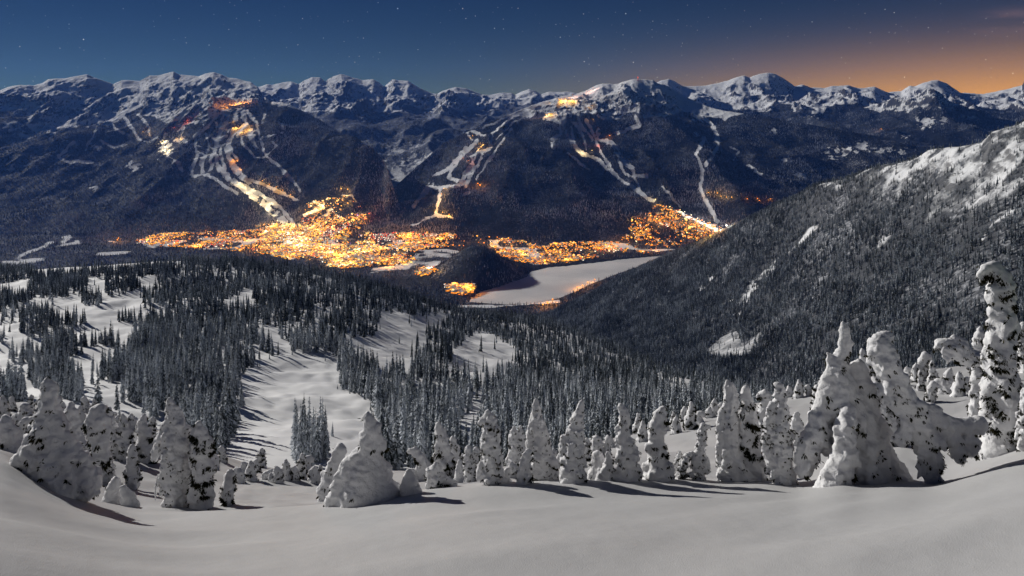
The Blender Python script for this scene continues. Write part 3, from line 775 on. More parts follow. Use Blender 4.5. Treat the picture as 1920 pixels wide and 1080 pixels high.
def cheap_tree(name, seed, H, R, tiers, spikes, mat, frost):
    r = np.random.default_rng(seed)
    co, fa, fr = [], [], []
    for i in range(tiers):
        t0 = i / tiers
        zt = H * (0.06 + 0.94 * min(1, (i + 1.7) / (tiers + 0.7)))
        zb = H * (0.04 + 0.9 * t0)
        rb = R * (1 - t0) ** 0.8
        k = len(co)
        co.append((0, 0, zt)); fr.append(frost + 0.1)
        a0 = r.random() * 6
        for q in range(spikes * 2):
            a = a0 + math.pi * q / spikes
            rr = rb * (r.uniform(0.8, 1.2) if q % 2 == 0 else r.uniform(0.35, 0.6))
            z = zb - (0 if q % 2 == 0 else -0.10 * H / tiers) + r.uniform(-0.1, 0.1) * H / tiers
            co.append((rr * math.cos(a), rr * math.sin(a), z)); fr.append(frost + r.uniform(-0.3, 0.35) - (0.0 if q % 2 == 0 else 0.3))
        for q in range(spikes * 2):
            fa.append((k, k + 1 + q, k + 1 + (q + 1) % (spikes * 2)))
    return mesh_np(name, co, fa, mat, False, {'frost': np.array(fr)})

def proto_set(tag, meshes):
    col = bpy.data.collections.new(tag)
    for i, me in enumerate(meshes):
        col.objects.link(bpy.data.objects.new('%s_%02d' % (tag, i), me))
    return col

HI = [(conifer_mesh('crown', 100 + i, 14.0, (1.75, 1.5, 2.0, 1.6, 1.9)[i], 19, 9, M_tree, (0.66, 0.72, 0.54, 0.80, 0.62)[i], (0.72, 0.6, 0.85, 0.65, 0.75)[i]), trunk_mesh(14.0, 1.7)) for i in range(5)]
set_hi = proto_set('stand_tree', [h[0] for h in HI])
set_mid = proto_set('slope_tree', [cheap_tree('slope_tree', 200 + i, 14.0, 1.7, 6, 5, M_tree, (0.52, 0.64, 0.40, 0.70)[i]) for i in range(4)])
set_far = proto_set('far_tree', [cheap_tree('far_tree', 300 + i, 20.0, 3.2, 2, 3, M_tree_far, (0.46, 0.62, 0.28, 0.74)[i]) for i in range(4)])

def scatter_object(name, pts, scales, col, nvar, r, label):
    n = len(pts)
    me = bpy.data.meshes.new(name)
    me.vertices.add(n); me.vertices.foreach_set('co', pts.astype(np.float32).ravel())
    a = me.attributes.new('sc', 'FLOAT_VECTOR', 'POINT'); a.data.foreach_set('vector', scales.astype(np.float32).ravel())
    a = me.attributes.new('rot', 'FLOAT_VECTOR', 'POINT')
    rot = np.c_[r.normal(0, 0.025, n), r.normal(0, 0.025, n), r.random(n) * 6.283]
    a.data.foreach_set('vector', rot.astype(np.float32).ravel())
    a = me.attributes.new('vi', 'INT', 'POINT'); a.data.foreach_set('value', r.integers(0, nvar, n).astype(np.int32))
    o = link(name, me)
    ng = bpy.data.node_groups.new(name, 'GeometryNodeTree')
    ng.interface.new_socket('Geometry', in_out='INPUT', socket_type='NodeSocketGeometry')
    ng.interface.new_socket('Geometry', in_out='OUTPUT', socket_type='NodeSocketGeometry')
    g = N(ng)
    gi = g('NodeGroupInput'); go = g('NodeGroupOutput')
    ci = g('GeometryNodeCollectionInfo', {'Collection': col, 'Separate Children': True, 'Reset Children': True})
    def att(nm, ty):
        return [s for s in g('GeometryNodeInputNamedAttribute', {'Name': nm}, data_type=ty).outputs if s.enabled and s.name == 'Attribute'][0]
    e2r = g('FunctionNodeEulerToRotation', {0: att('rot', 'FLOAT_VECTOR')})
    iop = g('GeometryNodeInstanceOnPoints', {'Points': gi.outputs[0], 'Instance': ci.outputs[0], 'Pick Instance': True, 'Instance Index': att('vi', 'INT'),
                                            'Rotation': e2r.outputs[0], 'Scale': att('sc', 'FLOAT_VECTOR')})
    ng.links.new(iop.outputs[0], go.inputs[0])
    md = o.modifiers.new('scatter', 'NODES'); md.node_group = ng
    o['kind'] = 'stuff'; o['label'] = label
    return o

def in_frame(p, lo=-160, hi=2080):
    px = CX + F * p[:, 0] / p[:, 1]
    return (px > lo) & (px < hi)

# ---------------------------------------------------------------- where trees stand on the snowy hillside (feet, in the photograph's pixels)
CLUMPS = [  # left part: open snow with these clumps
    [(50, 520), (110, 512), (165, 520), (160, 552), (120, 560), (62, 556)], [(135, 512), (245, 505), (300, 512), (240, 524), (150, 522)], [(195, 525), (245, 522), (250, 552), (205, 556)],
    [(152, 552), (192, 556), (188, 572), (158, 570)], [(0, 545), (28, 555), (30, 580), (0, 582)], [(34, 555), (56, 556), (56, 568), (36, 568)], [(36, 585), (112, 590), (116, 626), (60, 634), (36, 622)],
    [(118, 600), (152, 602), (150, 611), (120, 611)], [(76, 645), (140, 640), (146, 670), (112, 690), (82, 676)], [(18, 672), (76, 662), (76, 682), (24, 684)], [(54, 690), (110, 692), (118, 738), (60, 728)], [(108, 700), (142, 712), (144, 752), (112, 748)],
    [(148, 642), (178, 644), (178, 656), (150, 654)], [(183, 642), (208, 642), (208, 652), (184, 652)], [(212, 648), (219, 648), (219, 654), (212, 654)], [(189, 695), (240, 700), (242, 716), (200, 716)],
    [(220, 598), (262, 600), (262, 608), (224, 607)], [(268, 560), (312, 550), (316, 574), (280, 576)], [(130, 720), (160, 730), (162, 748), (136, 748)], [(0, 735), (40, 745), (50, 760), (0, 765)], [(0, 625), (10, 640), (10, 650), (0, 650)],
    [(0, 505), (60, 508), (60, 522), (0, 530)], [(62, 520), (130, 515), (130, 530), (64, 534)], [(255, 502), (330, 498), (330, 540), (290, 545), (300, 520), (262, 512)], [(0, 585), (26, 588), (28, 606), (0, 610)], [(228, 530), (250, 528), (262, 545), (246, 548)],
    [(310, 540), (345, 520), (345, 600), (316, 590)], [(240, 640), (270, 628), (345, 615), (345, 790), (300, 785), (228, 750), (232, 700)], [(282, 598), (345, 596), (345, 620), (260, 632), (270, 610)],
]
CLEAR = [   # right part: closed forest with these openings
    [(372, 488), (416, 488), (416, 496), (372, 497)], [(412, 575), (440, 553), (475, 540), (482, 558), (450, 574), (432, 580)], [(505, 522), (530, 520), (545, 536), (520, 530)], [(345, 575), (356, 588), (346, 612)],
    [(478, 612), (515, 612), (540, 640), (545, 664), (508, 664), (505, 645), (478, 628)], [(586, 572), (600, 585), (622, 586), (622, 606), (600, 608)],
    [(442, 725), (470, 694), (505, 672), (530, 664), (590, 662), (635, 674), (634, 712), (640, 730), (690, 750), (708, 800), (720, 860), (715, 905), (410, 905), (430, 860), (452, 800), (455, 760)],
    [(635, 622), (668, 640), (705, 630), (715, 600), (745, 586), (772, 595), (835, 590), (848, 598), (828, 616), (800, 618), (800, 650), (790, 672), (760, 700), (700, 690), (650, 660)],
    [(808, 690), (850, 670), (870, 640), (905, 622), (945, 640), (968, 655), (965, 690), (940, 712), (890, 716), (830, 712)],
    [(868, 780), (900, 756), (912, 768), (905, 800), (880, 870), (862, 850)], [(1240, 718), (1290, 727), (1318, 750), (1270, 748)], [(1040, 690), (1060, 690), (1062, 705), (1042, 706)], [(800, 905), (880, 860), (900, 905)],
]
ISLANDS = [[(548, 850), (616, 858), (616, 892), (560, 890)], [(768, 648), (784, 648), (784, 654), (768, 654)], [(822, 640), (856, 640), (850, 684), (828, 682)], [(902, 660), (912, 660), (912, 664), (902, 664)]]
wm = fbm(mead.X / 28.0, mead.Y / 34.0, 71, 3); wm2 = fbm(mead.X / 28.0 + 40, mead.Y / 34.0, 72, 3)
mpx = mead.PX + 9 * wm; mpy = mead.PY + 5 * wm2
wood = np.zeros_like(mead.X)
left = mead.PX < 340
cl = np.zeros(left.shape, bool)
for p in CLUMPS:
    cl |= in_poly(mpx, mpy, p)
wood = np.where(left, np.where(cl, 1.0, 0.0), 1.0)
for p in CLEAR:
    wood = np.where(in_poly(mpx, mpy, p), 0.0, wood)
for p in ISLANDS:
    wood = np.where(in_poly(mead.PX, mead.PY, p), 1.4, wood)
wood = np.where(mead.PX < -20, (wm + wm2 > 0.0) * 1.0, wood)
# thin out where the photograph's forest opens a little; sparse strays in the clearings
thick = 0.72 + 0.5 * fbm(mead.X / 60.0, mead.Y / 70.0, 73, 2)
stray = np.where((wood == 0) & left, 0.010, np.where(wood == 0, 0.004, 0))
wood = np.where(wood > 0, wood * np.clip(thick, 0.3, 1.3), stray)
wood = np.where(mead.K > 6.6, wood * 0.3, wood)
wood = wood * np.clip((620.0 / mead.Y) ** 1.1, 0.75, 2.6)
wood = np.where((mead.Y < 225) | (mead.K > 7.3), 0, wood)
pts, _ = mead.scatter(31000, wood * np.where(left & (wood > 0.05), 1.7, 1.0), rng)
pts = pts[in_frame(pts, -120, 2000)]
# the tight cluster at the foot of the big clearing, and the pair in the next one
ex = []
for (px, Y) in [(555, 236), (558, 243), (564, 232), (567, 246), (572, 238), (576, 230), (580, 244), (585, 234), (588, 248), (592, 238), (596, 231), (601, 243), (605, 235), (610, 240), (553, 250), (570, 252), (612, 234),
                (772, 700), (781, 690), (826, 640), (835, 650), (906, 700)]:
    X = (px - CX) / F * Y
    ex.append((X, Y, mead.z_at(X, Y)))
NEX = len(ex)
pts = np.concatenate([np.array(ex), pts])
n = len(pts)
print('hillside trees', n)
tpx = CX + F * pts[:, 0] / pts[:, 1]; tpy = HY - F * pts[:, 2] / pts[:, 1]
hgt = np.clip(rng.normal(0.90, 0.27, n), 0.28, 1.6)
op = (np.interp(tpx, [0, 340, 360, 1900], [0.90, 0.92, 1.0, 1.0]))
hgt *= op
# small trees standing alone in the big clearing
alone = in_poly(tpx, tpy, CLEAR[6]) & ~in_poly(tpx, tpy, ISLANDS[0])
hgt = np.where(alone, hgt * 0.33, hgt)
wid = hgt * rng.uniform(0.85, 1.15, n)
hgt[:NEX] = np.where(np.arange(NEX) < 17, rng.uniform(0.95, 1.35, NEX), 1.25)
wid[:NEX] = hgt[:NEX] * 0.8
pts[:, 2] -= 0.25
top_row = HY - F * (pts[:, 2] + 14 * hgt) / pts[:, 1]
seen = (top_row < np.interp(tpx, cB[:, 0], cB[:, 1]) - 6) & (tpx > 0) & (tpx < 1920)
seen[:NEX] = True
big = np.where(seen, 14 * hgt / pts[:, 1], 0)
order = np.argsort(-big)
NIND = 300
ind = order[:NIND]
rest = np.setdiff1d(np.arange(n), ind)
nearm = pts[rest, 1] < 640
rs = rest[nearm]
scatter_object('hillside_forest', pts[rs], np.c_[wid[rs], wid[rs], hgt[rs]], set_hi, 5, rng, 'dense frosted conifers covering the hillside below the snow slope')
rs = rest[~nearm]
scatter_object('ridge_forest', pts[rs], np.c_[wid[rs], wid[rs], hgt[rs]], set_mid, 4, rng, 'dark conifers massed along the crest of the hillside above the town')

# single trees: the nearest that can be seen, told apart by what they stand beside
MARKS = [(20, 'the grey lump at the left edge'), (90, 'the broad ghost with the thin capped tip'), (150, 'the bulb-headed snow column'), (232, 'the speckled tree with the pointed tip'), (272, 'the dark-flecked frosted tree'),
         (325, 'the tall grown-together pair'), (385, 'the shorter partner of the pair'), (430, 'the dark-flanked snow post'), (640, 'the hooded snow figure'), (700, 'the big smooth snow ghost'), (770, 'the bent-over snow tree'),
         (826, 'the blunt-tipped snow tree'), (880, 'the double-headed snow tree'), (922, 'the tall left-turned snow ghost'), (970, 'the twin frosted spires'), (1010, 'the pointed spruce-shaped snow tree'),
         (1045, 'the gap before the stepped snow tree'), (1085, 'the stepped snow tree'), (1120, 'the small domed snow tree'), (1166, 'the curled-tip snow tree'), (1205, 'the gap after the curled-tip tree'), (1240, 'the egg-headed snow tree'),
         (1285, 'the arched snow finger'), (1325, 'the crooked thin snow tree'), (1368, 'the tall notched snow pillar'), (1405, 'the dark-shouldered snow tree'), (1435, 'the hunched snow tree'), (1465, 'the hooked-cap snow ghost'),
         (1530, 'the short dark-speckled snow post'), (1590, 'the great spreading snow tree'), (1650, 'the nodding giant'), (1735, 'the right-hand hollow'), (1800, 'the side-reaching snow tree'), (1870, 'the tallest hooked column')]
def zone(x, y):
    if in_poly(np.array([x]), np.array([y]), [(540, 840), (625, 845), (625, 900), (550, 900)])[0]:
        return ('slender dark conifer in the tight cluster at the foot of the big clearing', 'conifers of the dark cluster in the clearing')
    if in_poly(np.array([x]), np.array([y]), CLEAR[6])[0]:
        return ('tiny young conifer standing alone in the big snowy clearing', 'lone young conifers in the big clearing')
    if in_poly(np.array([x]), np.array([y]), CLEAR[7])[0]:
        return ('lone conifer on the smaller sunlit clearing beyond the wood', 'conifers on the smaller clearing')
    mk = min(MARKS, key=lambda m: abs(m[0] - x))[1]
    far = y < np.interp(x, cB[:, 0], cB[:, 1]) - 60
    if far:
        return ('frosted conifer up the hillside above %s' % mk, 'conifers up the hill above %s' % mk)
    return ('frosted conifer at the wood edge right behind %s' % mk, 'conifers behind %s' % mk)
for k, i in enumerate(ind):
    cm, tm = HI[k % 5]
    e = bpy.data.objects.new('conifer', None); C.objects.link(e)
    e.empty_display_size = 0.5
    e.location = pts[i]; e.rotation_euler = (0, 0, rng.random() * 6.28); e.scale = (wid[i], wid[i], hgt[i])
    lb, gp = zone(tpx[i], tpy[i])
    e['label'] = lb; e['category'] = 'conifer'; e['group'] = gp
    link('crown', cm, e); link('trunk', tm, e)

# ---------------------------------------------------------------- right mountainside
ws = (1 - side.snow) ** 1.6 * (0.75 + 0.6 * fbm(side.X / 70, side.Y / 80, 81, 3)).clip(0.15, 1.4) + (side.snow > 0.25) * ~clearing * (0.05 + 0.32 * sstep(fbm(side.X / 48, side.Y / 62, 85, 3), -0.02, 0.30))
ws = np.where(clearing, 0.03, ws)
ws = np.where((side.K > 5.25), 0, ws) * np.where(side.PY > 800, 0, 1)
pts, _ = side.scatter(84000, ws * np.interp(side.PY, [250, 420, 560], [0.8, 1.0, 1.35]), rng)
pts = pts[in_frame(pts, 950, 2100)]
h = np.clip(rng.normal(1.05, 0.22, len(pts)), 0.45, 1.6)
ppy = HY - F * pts[:, 2] / pts[:, 1]; ppx = CX + F * pts[:, 0] / pts[:, 1]
h *= np.interp(ppy - (ppx - 1700) * 0.1, [240, 330, 430], [0.55, 0.8, 1.0])
pts[:, 2] -= 0.6
print('side trees', len(pts))
scatter_object('mountainside_forest', pts, np.c_[h * 1.15, h * 1.15, h], set_mid, 4, rng, 'dark conifers massed on the right-hand mountainside')

# ---------------------------------------------------------------- far slopes and valley floor
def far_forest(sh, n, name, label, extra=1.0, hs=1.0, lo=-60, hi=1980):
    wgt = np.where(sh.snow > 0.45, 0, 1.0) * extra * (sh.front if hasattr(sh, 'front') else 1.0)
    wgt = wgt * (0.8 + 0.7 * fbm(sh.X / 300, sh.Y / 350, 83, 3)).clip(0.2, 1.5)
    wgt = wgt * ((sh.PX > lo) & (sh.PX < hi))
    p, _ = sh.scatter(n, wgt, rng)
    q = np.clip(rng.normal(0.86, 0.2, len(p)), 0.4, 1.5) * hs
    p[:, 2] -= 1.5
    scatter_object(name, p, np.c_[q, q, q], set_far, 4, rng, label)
# trees hidden by the hillside in front are left out
def shown(sh):
    c = np.interp(sh.PX, [-100, 0, 300, 560, 640, 750, 850, 1000, 1100, 1200, 1300, 1400, 1480, 1580, 1650, 1750, 1850, 1920], [510, 508, 496, 514, 530, 556, 592, 610, 562, 512, 470, 422, 384, 346, 322, 294, 264, 240])
    return (sh.PY < c + 14).astype(float)
far_forest(mtF, 60000, 'ski_mountain_forest', 'dark forest between the ski runs on the left mountain', shown(mtF) * (mtF.PX < 770))
far_forest(mtG, 62000, 'central_mountain_forest', 'dark forest on the mountain above the lit town', shown(mtG))
far_forest(mtH, 9000, 'distant_forest', 'dim forest in the side valley between the two ski mountains', shown(mtH) * (mtH.PX > 560) * (mtH.PX < 1000) * (mtH.Y < 12500), 1.1)
far_forest(mtI, 22000, 'eastern_forest', 'dim forest on the low hills far to the right', shown(mtI) * (mtI.Y < 12800) * (mtI.PX > 1380), 1.1)
vx = shown(valley) * np.where(valley.lk, 0, 1) * (valley.Y < 6500)
vx = vx * np.where(valley.town > 0, 0.9, 1.0)
far_forest(valley, 30000, 'valley_forest', 'dark trees across the valley floor around the town and the lake', vx, 0.85)
# ================================================================ SNOW-PLASTERED TREES
def mat_rime(name):
    m, n = new_mat(name)
    P = n('ShaderNodeNewGeometry').outputs['Position']
    a = n('ShaderNodeTexNoise', {'Vector': P, 'Scale': 7.0, 'Detail': 5.0, 'Roughness': 0.6}).outputs[0]
    b = n('ShaderNodeTexNoise', {'Vector': P, 'Scale': 1.4, 'Detail': 3.0}).outputs[0]
    c = n.mix(n.step(b, 0.35, 0.7), (0.80, 0.80, 0.81, 1), (0.70, 0.70, 0.72, 1))
    bump = n('ShaderNodeBump', {'Height': a, 'Distance': 0.07, 'Strength': 0.8}).outputs[0]
    return finish(m, n, c, 0.7, 0.2, bump)
M_rime = mat_rime('rime_snow')
M_needle, n_ = new_mat('bare_needles')
_nn = n_('ShaderNodeTexNoise', {'Vector': n_('ShaderNodeNewGeometry').outputs['Position'], 'Scale': 9.0, 'Detail': 3.0}).outputs[0]
finish(M_needle, n_, n_.mix(n_.step(_nn, 0.35, 0.7), (0.010, 0.013, 0.008, 1), (0.045, 0.040, 0.018, 1)), 0.9, 0.05)

_ico = None
def ico_data():
    global _ico
    if _ico is None:
        bm = bmesh.new(); bmesh.ops.create_icosphere(bm, subdivisions=2, radius=1.0)
        bm.verts.ensure_lookup_table()
        _ico = (np.array([v.co[:] for v in bm.verts]), np.array([[v.index for v in f.verts] for f in bm.faces]))
        bm.free()
    return _ico

def noise3(p, s, seed):
    return (vnoise(p[:, 0] * s + p[:, 2] * s * 0.37, p[:, 2] * s * 1.2 + p[:, 1] * s * 0.5, seed) + vnoise(p[:, 1] * s - p[:, 2] * s * 0.6, p[:, 0] * s * 0.7 + p[:, 2] * s * 0.8, seed + 5)
            + vnoise(p[:, 0] * s * 0.8 + p[:, 1] * s * 0.6, p[:, 2] * s, seed + 9)) / 1.5 - 1.0

blank = bpy.data.meshes.new('blank')
scratch = bpy.data.objects.new('scratch', blank)

def snow_body(blobs, voxel, lump, seed, clump=0.5):
    """union of round snow loads -> one continuous lumpy surface. blobs: (x, y, z, rx, ry, rz)"""
    iv, jf = ico_data()
    B = np.array(blobs)
    co = (iv[None] * B[:, None, 3:6] + B[:, None, :3]).reshape(-1, 3)
    fa = (jf[None] + (np.arange(len(B)) * len(iv))[:, None, None]).reshape(-1, 3)
    me = mesh_np('body', co, fa)
    scratch.data = me
    scratch.modifiers.clear()
    md = scratch.modifiers.new('r', 'REMESH'); md.mode = 'VOXEL'; md.voxel_size = voxel
    sm = scratch.modifiers.new('s', 'SMOOTH'); sm.iterations = 2; sm.factor = 0.5
    if scratch.name not in C.objects:
        C.objects.link(scratch)
    dg = bpy.context.evaluated_depsgraph_get()
    ev = scratch.evaluated_get(dg)
    out = bpy.data.meshes.new_from_object(ev)
    C.objects.unlink(scratch)
    scratch.data = blank
    bpy.data.meshes.remove(me)
    n = len(out.vertices)
    v = np.empty(n * 3, np.float32); out.vertices.foreach_get('co', v); v = v.reshape(-1, 3).astype(float)
    nr = np.empty(n * 3, np.float32); out.vertices.foreach_get('normal', nr); nr = nr.reshape(-1, 3).astype(float)
    w0 = lump
    d = w0 * (0.75 * noise3(v, 0.42 / w0, seed) + 0.55 * noise3(v, 0.95 / w0, seed + 3) + 0.22 * noise3(v, 2.3 / w0, seed + 7))
    # snow sits in ledges: horizontal ribs
    d += w0 * 0.32 * clump * np.sin(v[:, 2] / (w0 * 0.9) + 4 * noise3(v, 0.3 / w0, seed + 11))
    v += nr * d[:, None]
    out.vertices.foreach_set('co', v.astype(np.float32).ravel())
    out.polygons.foreach_set('use_smooth', np.ones(len(out.polygons), bool))
    out.update()
    nr2 = np.empty(n * 3, np.float32); out.vertices.foreach_get('normal', nr2)
    return out, v, nr2.reshape(-1, 3).astype(float)

def spray_mesh(v, nr, count, size, seed, name='needle_sprays', zones=None):
    """tufts of drooping needle twigs sticking out of the snow"""
    r = np.random.default_rng(seed)
    under = np.clip(0.40 - nr[:, 2], 0.03, 1.1)
    clus = noise3(v, 0.8 / size, seed + 31)
    w_ = under * np.clip(clus + 0.0, 0, 1) ** 1.2 + 1e-9
    w_[v[:, 2] < v[:, 2].min() + 0.06 * np.ptp(v[:, 2])] *= 0.3
    if zones is not None:
        w_ *= zones
    idx = r.choice(len(v), size=count, p=w_ / w_.sum())
    co, fa = [], []
    for i in idx:
        p = v[i]; nn = nr[i]
        for q in range(int(r.integers(6, 12))):
            d = nn * r.uniform(0.30, 0.8) + r.normal(0, 0.48, 3) + np.array([0, 0, -0.75])
            d /= np.linalg.norm(d)
            L = size * r.uniform(0.35, 1.0)
            s = np.cross(d, r.normal(0, 1, 3)); s /= np.linalg.norm(s) + 1e-9
            wd = L * r.uniform(0.10, 0.22)
            o = p - nn * size * 0.12 + r.normal(0, size * 0.16, 3)
            k = len(co)
            co += [o, o + d * L * 0.5 + s * wd, o + d * L, o + d * L * 0.5 - s * wd]
            fa += [(k, k + 1, k + 2, k + 3)]
    return mesh_np(name, np.array(co), fa, M_needle)

def near_Y(px, py):
    """distance at which the snow slope shows at this pixel"""
    c = int(round((px - near.px[0]) / (near.px[1] - near.px[0])))
    c = min(max(c, 0), len(near.px) - 1)
    col = near.PY[:, c]; Yc = near.Y[:, c]
    i0 = np.searchsorted(Yc, 9.0)
    for i in range(i0, len(col)):
        if col[i] <= py:
            return float(Yc[i])
    return 105.0

def ghost(label, base, spines, dark=1.0, group=None, Y=None, seed=0, name='snow_laden_tree', flat=0.85, trunk=True, sprayk=1.0, lump=1.0, step=0.55, vox=6.5):
    """spines: lists of (px, py, half width px) along each snow-covered stem or bough"""
    r = np.random.default_rng(seed + 500)
    if Y is None:
        Y = near_Y(*base)
    s = Y / F
    ox, oy = (base[0] - CX) * s, Y
    oz = near.z_at(ox, oy)
    pz = -(base[1] - HY) * s
    dz = oz - pz            # keep the feet on the snow whatever the pixel says
    if abs(dz) > 60 * s:
        dz = math.copysign(60 * s, dz)
    blobs, ws = [], []
    for sp in spines:
        y0 = 0.0
        pts_ = []
        for q in sp:
            pts_.append((q[0], q[1], q[2], q[3] if len(q) > 3 else 0.0))
        for (a, b) in zip(pts_[:-1], pts_[1:]):
            ln = math.hypot(b[0] - a[0], b[1] - a[1])
            m = max(1, int(math.ceil(ln / (step * 0.5 * (a[2] + b[2]) + 1e-6))))
            for i in range(m):
                t = (i + r.uniform(-0.15, 0.15)) / m
                t = min(max(t, 0), 1)
                x = a[0] + (b[0] - a[0]) * t; y = a[1] + (b[1] - a[1]) * t; w_ = (a[2] + (b[2] - a[2]) * t); dp = a[3] + (b[3] - a[3]) * t
                R = w_ * s
                ws.append(R)
                X = (x - base[0]) * s; Zz = -(y - base[1]) * s
                blobs.append((X, dp * s, Zz, R * 0.80, R * 0.80 * flat, R * 0.84))
                for k in range(2):
                    an = r.uniform(0, 6.283)
                    rr = R * r.uniform(0.30, 0.46)
                    blobs.append((X + math.cos(an) * R * 0.60, dp * s + math.sin(an) * R * 0.60 * flat, Zz + r.uniform(-0.35, 0.35) * R, rr * 1.1, rr * flat, rr * 0.85))
                if lump > 0.7 and w_ > 5:
                    # drooping snow paws on bent boughs, with a hollow under each
                    for k in range(int(r.integers(3, 6))):
                        an = r.uniform(0, 6.283)
                        q0 = r.uniform(0.62, 0.82); q1 = r.uniform(0.88, 1.12)
                        dz_ = r.uniform(0.25, 0.75); r0 = r.uniform(0.22, 0.36)
                        zz = Zz + r.uniform(-0.4, 0.4) * R
                        for q in (0.0, 0.35, 0.7, 1.0):
                            d_ = (q0 + (q1 - q0) * q) * R; rr = R * r0 * (1 - 0.55 * q)
                            blobs.append((X + math.cos(an) * d_, dp * s + math.sin(an) * d_ * flat, zz - dz_ * R * q * q, rr, rr, rr * 0.85))
        a = pts_[-1]; R = a[2] * s
        blobs.append(((a[0] - base[0]) * s, a[3] * s, -(a[1] - base[1]) * s, R * 0.9, R * 0.9 * flat, R * 0.9))
    mw = float(np.median(ws)); 
    zz_ = [b_[2] for b_ in blobs]
    voxel = max(mw / vox, (max(zz_) - min(zz_)) / 105.0, 0.012)
    me, v, nr = snow_body(blobs, voxel, mw * (0.17 if lump > 0.7 else 0.25) * lump, seed * 13 + 3)
    # settle the foot under the snow surface
    e = bpy.data.objects.new(name, None); C.objects.link(e); e.empty_display_size = 0.3
    e.location = (ox, oy, oz - dz * 0.0 if abs(dz) < 8 * s else pz + dz)
    e['label'] = label; e['category'] = 'snowy tree'
    if group:
        e['group'] = group
    me.materials.append(M_rime)
    link('snow_coat', me, e)
    if dark > 0:
        cnt = int(66 * dark * min(3.0, np.ptp(v[:, 2]) / (2.6 * mw)))
        link('needle_sprays', spray_mesh(v, nr, max(6, cnt), mw * 0.50 * sprayk, seed * 7 + 1), e)
    if trunk:
        p0 = spines[0]
        bm = bmesh.new()
        prev = None
        rt = mw * 0.2
        for j, q in enumerate(p0):
            c = Vector(((q[0] - base[0]) * s, 0, -(q[1] - base[1]) * s))
            rr = rt * (1 - 0.7 * (1 - j / max(1, len(p0) - 1)))
            ring = [bm.verts.new(c + Vector((rr * math.cos(k * 1.047), rr * math.sin(k * 1.047), 0))) for k in range(6)]
            if prev:
                for k in range(6):
                    bm.faces.new((prev[k], prev[(k + 1) % 6], ring[(k + 1) % 6], ring[k]))
            prev = ring
        tm = bpy.data.meshes.new('trunk'); bm.to_mesh(tm); bm.free(); tm.materials.append(M_bark)
        link('trunk', tm, e)
    return e

